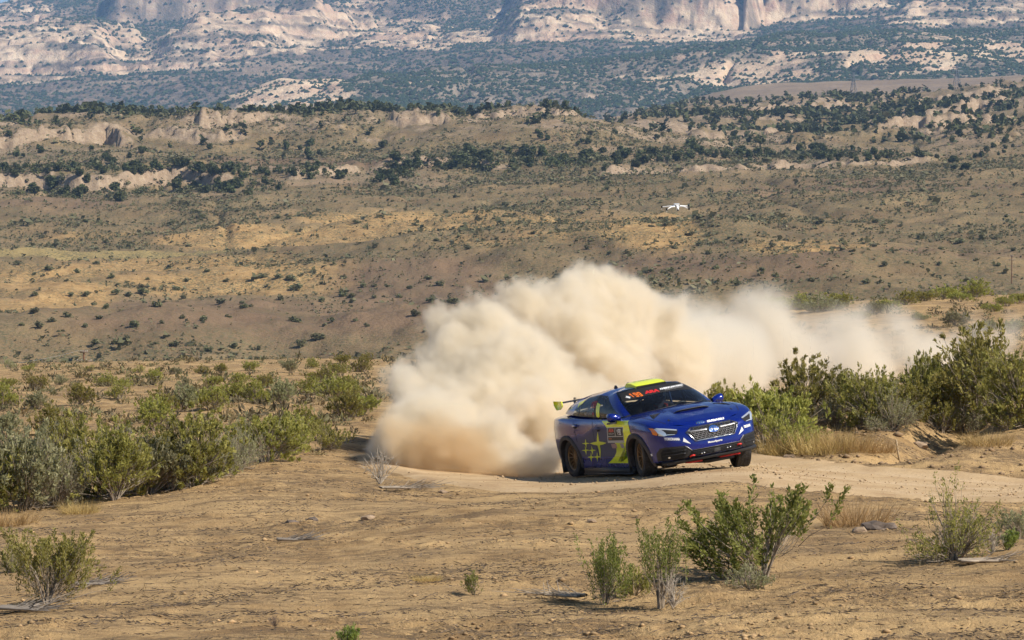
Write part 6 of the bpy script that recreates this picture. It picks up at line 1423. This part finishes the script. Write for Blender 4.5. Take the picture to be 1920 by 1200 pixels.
def drone():
    p = P(1268.5, 388, 55); o = empty('drone', p, R(8)); o.rotation_euler = (R(6), R(-2), R(8)); s = 55 / FPX / 24.0     # metres per zoomed px
    W = plain('white_shell', (.80, .81, .82), .3, coat=.6); K = plain('drone_black', (.015, .015, .016), .5)
    b = Bag(); G = []
    for t_ in np.linspace(-1, 1, 11):
        r = math.sqrt(max(.02, 1 - abs(t_) ** 2.6)); G.append([(.060 * r * math.cos(a) * (1 if abs(math.cos(a)) < .9 else .95), t_ * .085, .012 + .034 * r * math.sin(a)) for a in np.linspace(0, 2 * math.pi, 17)])
    b.grid(np.array(G)); b.box((0, -.01, .050), (.042, .05, .008)); autosmooth(b.build('shell', W, o), 50)
    b = Bag(); b.tube([(.0, -.072, .020), (.0, -.096, -.015), (.0, -.096, -.055)], [.020, .024, .022], 12); gb = b.build('gimbal', W, o); b = Bag(); b.tube([(0, -.116, -.046), (0, -.128, -.046)], .014, 12); b.tube([(0, -.096, -.058), (0, -.096, -.064)], .015, 10); b.build('lens', K, gb)
    for q in (-.030, .030): b = Bag(); b.tube([(q, -.080, .026), (q, -.089, .026)], .010, 10); b.build('sensor_eye', K, o)
    for sx in (-1, 1):
        for sy, ln in ((-1, .195), (1, .235)):
            e = Vector((sx * ln, sy * .115, -.004 if sy > 0 else -.030)); b = Bag(); b.tube([(sx * .045, sy * .045, .012), (sx * .11, sy * .075, .008), e], [.016, .012, .009], 8); ar = b.build('arm', W, o)
            b = Bag(); b.tube([e + Vector((0, 0, -.016)), e + Vector((0, 0, .020))], .016, 10); b.build('motor', K, ar)
            b = Bag(); an = .5 * sx + sy
            for q in (0, math.pi): b.box(e + Vector((math.cos(an + q) * .055, math.sin(an + q) * .055, .024)), (.055, .007, .0012), Matrix.Rotation(an + q, 3, 'Z'))
            b.build('propeller', K, ar, False)
            b = Bag(); b.tube([e + Vector((0, 0, -.012)), e + Vector((sx * .006, 0, -.040))], [.009, .006], 6); b.build('leg', W, ar)
    tag(o, 'small white drone with black rotors hovering above the valley', 'drone')
drone()
p = at(1686, 866); b = Bag(); b.box((0, 0, .14), (.012, .012, .20)); o = b.build('stake', plain('bare_wood', (.42, .32, .20), .8), None, False); o.location = p; o.rotation_euler = (0, R(-9), .3); tag(o, 'small wooden stake standing at the foot of the bank by the shadow', 'stake')

# ================================================================== THE DUST
def dust(name, blobs, box, res, dens, lo, hi, amp, scale, col, aniso, lab, soft=0.0):
    """Voxel cloud: soft blobs pushed about by noise; density falls off through the ragged edge."""
    me = bpy.data.meshes.new(name); o = link(name, me); tag(o, lab, kind='stuff')
    ng = bpy.data.node_groups.new(name, 'GeometryNodeTree'); ng.interface.new_socket('Geometry', in_out='OUTPUT', socket_type='NodeSocketGeometry'); ng.interface.new_socket('Geometry', in_out='INPUT', socket_type='NodeSocketGeometry')
    N = ng.nodes; Lk = ng.links; go = N.new('NodeGroupOutput'); vc = N.new('GeometryNodeVolumeCube'); pos = N.new('GeometryNodeInputPosition').outputs[0]
    def M(op, a, b_=None, c=None):
        m = N.new('ShaderNodeMath'); m.operation = op
        for i, v in enumerate((a, b_, c)):
            if v is None: continue
            if isinstance(v, (int, float)): m.inputs[i].default_value = v
            else: Lk.new(v, m.inputs[i])
        return m.outputs[0]
    def VM(op, a, b_, scale=None):
        m = N.new('ShaderNodeVectorMath'); m.operation = op
        for i, v in enumerate((a, b_)):
            if v is None: continue
            if isinstance(v, (tuple, list, Vector)): m.inputs[i].default_value = v
            else: Lk.new(v, m.inputs[i])
        if scale is not None: m.inputs['Scale'].default_value = scale
        return m
    def NZ(sc, det, rough, out='Fac'):
        n = N.new('ShaderNodeTexNoise'); n.inputs['Scale'].default_value = sc; n.inputs['Detail'].default_value = det; n.inputs['Roughness'].default_value = rough; Lk.new(pos, n.inputs['Vector']); return n.outputs[out]
    w1 = VM('SUBTRACT', NZ(.55, 2, .5, 'Color'), (.5, .5, .5)); w2 = VM('SCALE', w1.outputs[0], None, 1.5); w3 = VM('SUBTRACT', NZ(2.0, 2, .5, 'Color'), (.5, .5, .5)); w4 = VM('SCALE', w3.outputs[0], None, .45)
    pp = VM('ADD', VM('ADD', pos, w2.outputs[0]).outputs[0], w4.outputs[0]).outputs[0]
    tot = None
    for px, py, d, r, wt in blobs:
        c = P(px, py, d); rm = r / FPX * d; q = VM('MULTIPLY', VM('SUBTRACT', pp, tuple(c)).outputs[0], (1 / rm, 1 / (rm * 1.5), 1 / rm)); l2 = VM('DOT_PRODUCT', q.outputs[0], q.outputs[0]).outputs['Value']
        v = M('MULTIPLY', M('EXPONENT', M('MULTIPLY', l2, -1.1)), wt); tot = v if tot is None else M('ADD', tot, v)
    vo = N.new('ShaderNodeTexVoronoi'); vo.feature = 'SMOOTH_F1'; vo.inputs['Scale'].default_value = scale; vo.inputs['Smoothness'].default_value = .2; vo.inputs['Detail'].default_value = 2.0; vo.inputs['Roughness'].default_value = .55; Lk.new(pp, vo.inputs['Vector'])
    puff = M('SUBTRACT', .55, vo.outputs['Distance']); fb = M('SUBTRACT', NZ(scale * 1.1, 5, .62), .5)
    fine = M('SUBTRACT', NZ(scale * 4.2, 4, .6), .5)
    f = M('ADD', tot, M('ADD', M('ADD', M('MULTIPLY', puff, amp), M('MULTIPLY', fb, amp * 2.0)), M('MULTIPLY', fine, amp * 1.1)))
    f = M('MULTIPLY', f, M('MINIMUM', M('MULTIPLY', tot, 5.0), 1.0))
    mr = N.new('ShaderNodeMapRange'); mr.interpolation_type = 'SMOOTHSTEP'; Lk.new(f, mr.inputs[0]); mr.inputs[1].default_value = lo; mr.inputs[2].default_value = hi
    core = M('MULTIPLY', mr.outputs[0], dens); core = M('MULTIPLY', core, M('ADD', M('ADD', M('MULTIPLY', fb, 2.2), M('MULTIPLY', fine, 1.6)), 1.0))
    Lk.new(M('MAXIMUM', core, 0.0), vc.inputs['Density'])
    (x0, y0, z0), (x1, y1, z1) = box; vc.inputs['Min'].default_value = box[0]; vc.inputs['Max'].default_value = box[1]
    for ax, L_ in zip('XYZ', (x1 - x0, y1 - y0, z1 - z0)): vc.inputs['Resolution ' + ax].default_value = int(L_ / (res * (2.0 if ax == 'Y' else 1.0)))
    mt = bpy.data.materials.new(name); mt.use_nodes = True; t = mt.node_tree; t.nodes.clear(); out = t.nodes.new('ShaderNodeOutputMaterial'); pv = t.nodes.new('ShaderNodeVolumePrincipled')
    pv.inputs['Color'].default_value = (*col, 1); pv.inputs['Density'].default_value = 1.0; pv.inputs['Density Attribute'].default_value = 'density'; pv.inputs['Anisotropy'].default_value = aniso; t.links.new(pv.outputs[0], out.inputs['Volume'])
    sm = N.new('GeometryNodeSetMaterial'); sm.inputs['Material'].default_value = mt; Lk.new(vc.outputs[0], sm.inputs[0]); Lk.new(sm.outputs[0], go.inputs[0]); me.materials.append(mt)
    md = o.modifiers.new('dust', 'NODES'); md.node_group = ng; return o
DUST_COL = (.965, .905, .79)
MAIN = [(735, 850, 53.5, 50, .9), (770, 840, 54, 72, 1), (830, 800, 55, 100, 1), (770, 740, 56, 62, .9), (740, 690, 57, 42, .7), (890, 835, 54, 80, 1), (970, 850, 53.2, 62, 1), (1030, 850, 52.9, 45, .8), (850, 690, 57, 90, 1), (920, 640, 58, 85, 1), (1000, 720, 57, 110, 1), (1010, 590, 60, 78, 1),
        (1082, 545, 61, 52, 1), (1185, 590, 62, 66, .95), (1240, 630, 63.5, 68, 1), (1300, 665, 65, 66, .95), (1140, 570, 61.5, 50, .85), (1105, 640, 60, 100, 1), (1170, 625, 62, 72, .9), (1190, 720, 60, 90, 1), (1110, 780, 57, 80, 1), (1250, 660, 64, 66, .8), (960, 780, 56, 90, 1), (1290, 730, 63, 70, .8), (845, 625, 58, 50, .8), (950, 570, 60, 45, .6)]
TRAIL = [(1250, 680, 65, 85, 1.1), (1310, 650, 66, 90, 1.2), (1360, 660, 67, 80, 1.1), (1350, 640, 68, 72, .9), (1400, 690, 68, 80, .95), (1405, 600, 72, 62, .85), (1450, 620, 72, 72, .9), (1490, 670, 72, 80, 1), (1540, 640, 75, 76, .95), (1600, 630, 78, 70, .9), (1620, 680, 78, 74, .95), (1690, 625, 81, 66, .9), (1740, 650, 82, 58, .85), (1760, 690, 82, 55, .8), (1830, 645, 86, 60, .85), (1890, 635, 88, 56, .75)]
dust('dust_cloud', MAIN, ((-4.2, 49.5, -.6), (8.0, 68, 4.7)), .042, 5.2, .36, 1.05, .56, 1.15, DUST_COL, .15, 'billowing pale tan dust cloud thrown up behind the sliding rally car')
DUST_SHADE = [(1040, 872, 52.5, 28, 1), (990, 868, 52.6, 36, 1.1), (930, 866, 52.6, 42, 1.1), (870, 862, 52.7, 46, 1.1), (810, 856, 52.8, 50, 1.1), (755, 846, 53.0, 50, 1), (715, 815, 53.2, 40, .8), (850, 815, 52.9, 44, .75), (735, 765, 53.4, 38, .6), (900, 830, 52.8, 36, .7)]  # browner dust colour paints the shade along the plume's low left base
dust('dust_shade', DUST_SHADE, ((-3.6, 50.2, -.7), (2.0, 56, 2.2)), .036, 3.6, .26, 1.55, .65, 1.3, (.87, .725, .51), .1, 'low dust behind the rear wheel, coloured browner to stand for its shade')
dust('dust_trail', TRAIL, ((1.2, 59, -.4), (18, 98, 4.4)), .11, 1.9, .22, 1.25, .38, .75, (.955, .915, .83), .15, 'thin drifting grey dust trail hanging over the road behind the bank shrubs')
# ================================================================== THE AIR
lo_z = min(min(v.co.z for v in bpy.data.objects[n].data.vertices) for n in ('ground', 'hills', 'tan_rise', 'foothills', 'mesa')) - 1.2
hi_z = max(v.co.z for v in bpy.data.objects['mesa'].data.vertices) + 25
b = Bag(); b.box((0, 0, (lo_z + hi_z) / 2), (9700, 9700, (hi_z - lo_z) / 2)); hm = bpy.data.materials.new('air'); hm.use_nodes = True; t = hm.node_tree; t.nodes.clear(); out = t.nodes.new('ShaderNodeOutputMaterial'); pv = t.nodes.new('ShaderNodeVolumePrincipled')
pv.inputs['Color'].default_value = (.33, .58, 1.0, 1); pv.inputs['Density'].default_value = 6.3e-5; pv.inputs['Anisotropy'].default_value = 0.0; t.links.new(pv.outputs[0], out.inputs['Volume'])
hz_o = b.build('haze', hm, None, False); hz_o['kind'] = 'stuff'; hz_o['label'] = 'thin blue air between the camera and the far mesa'
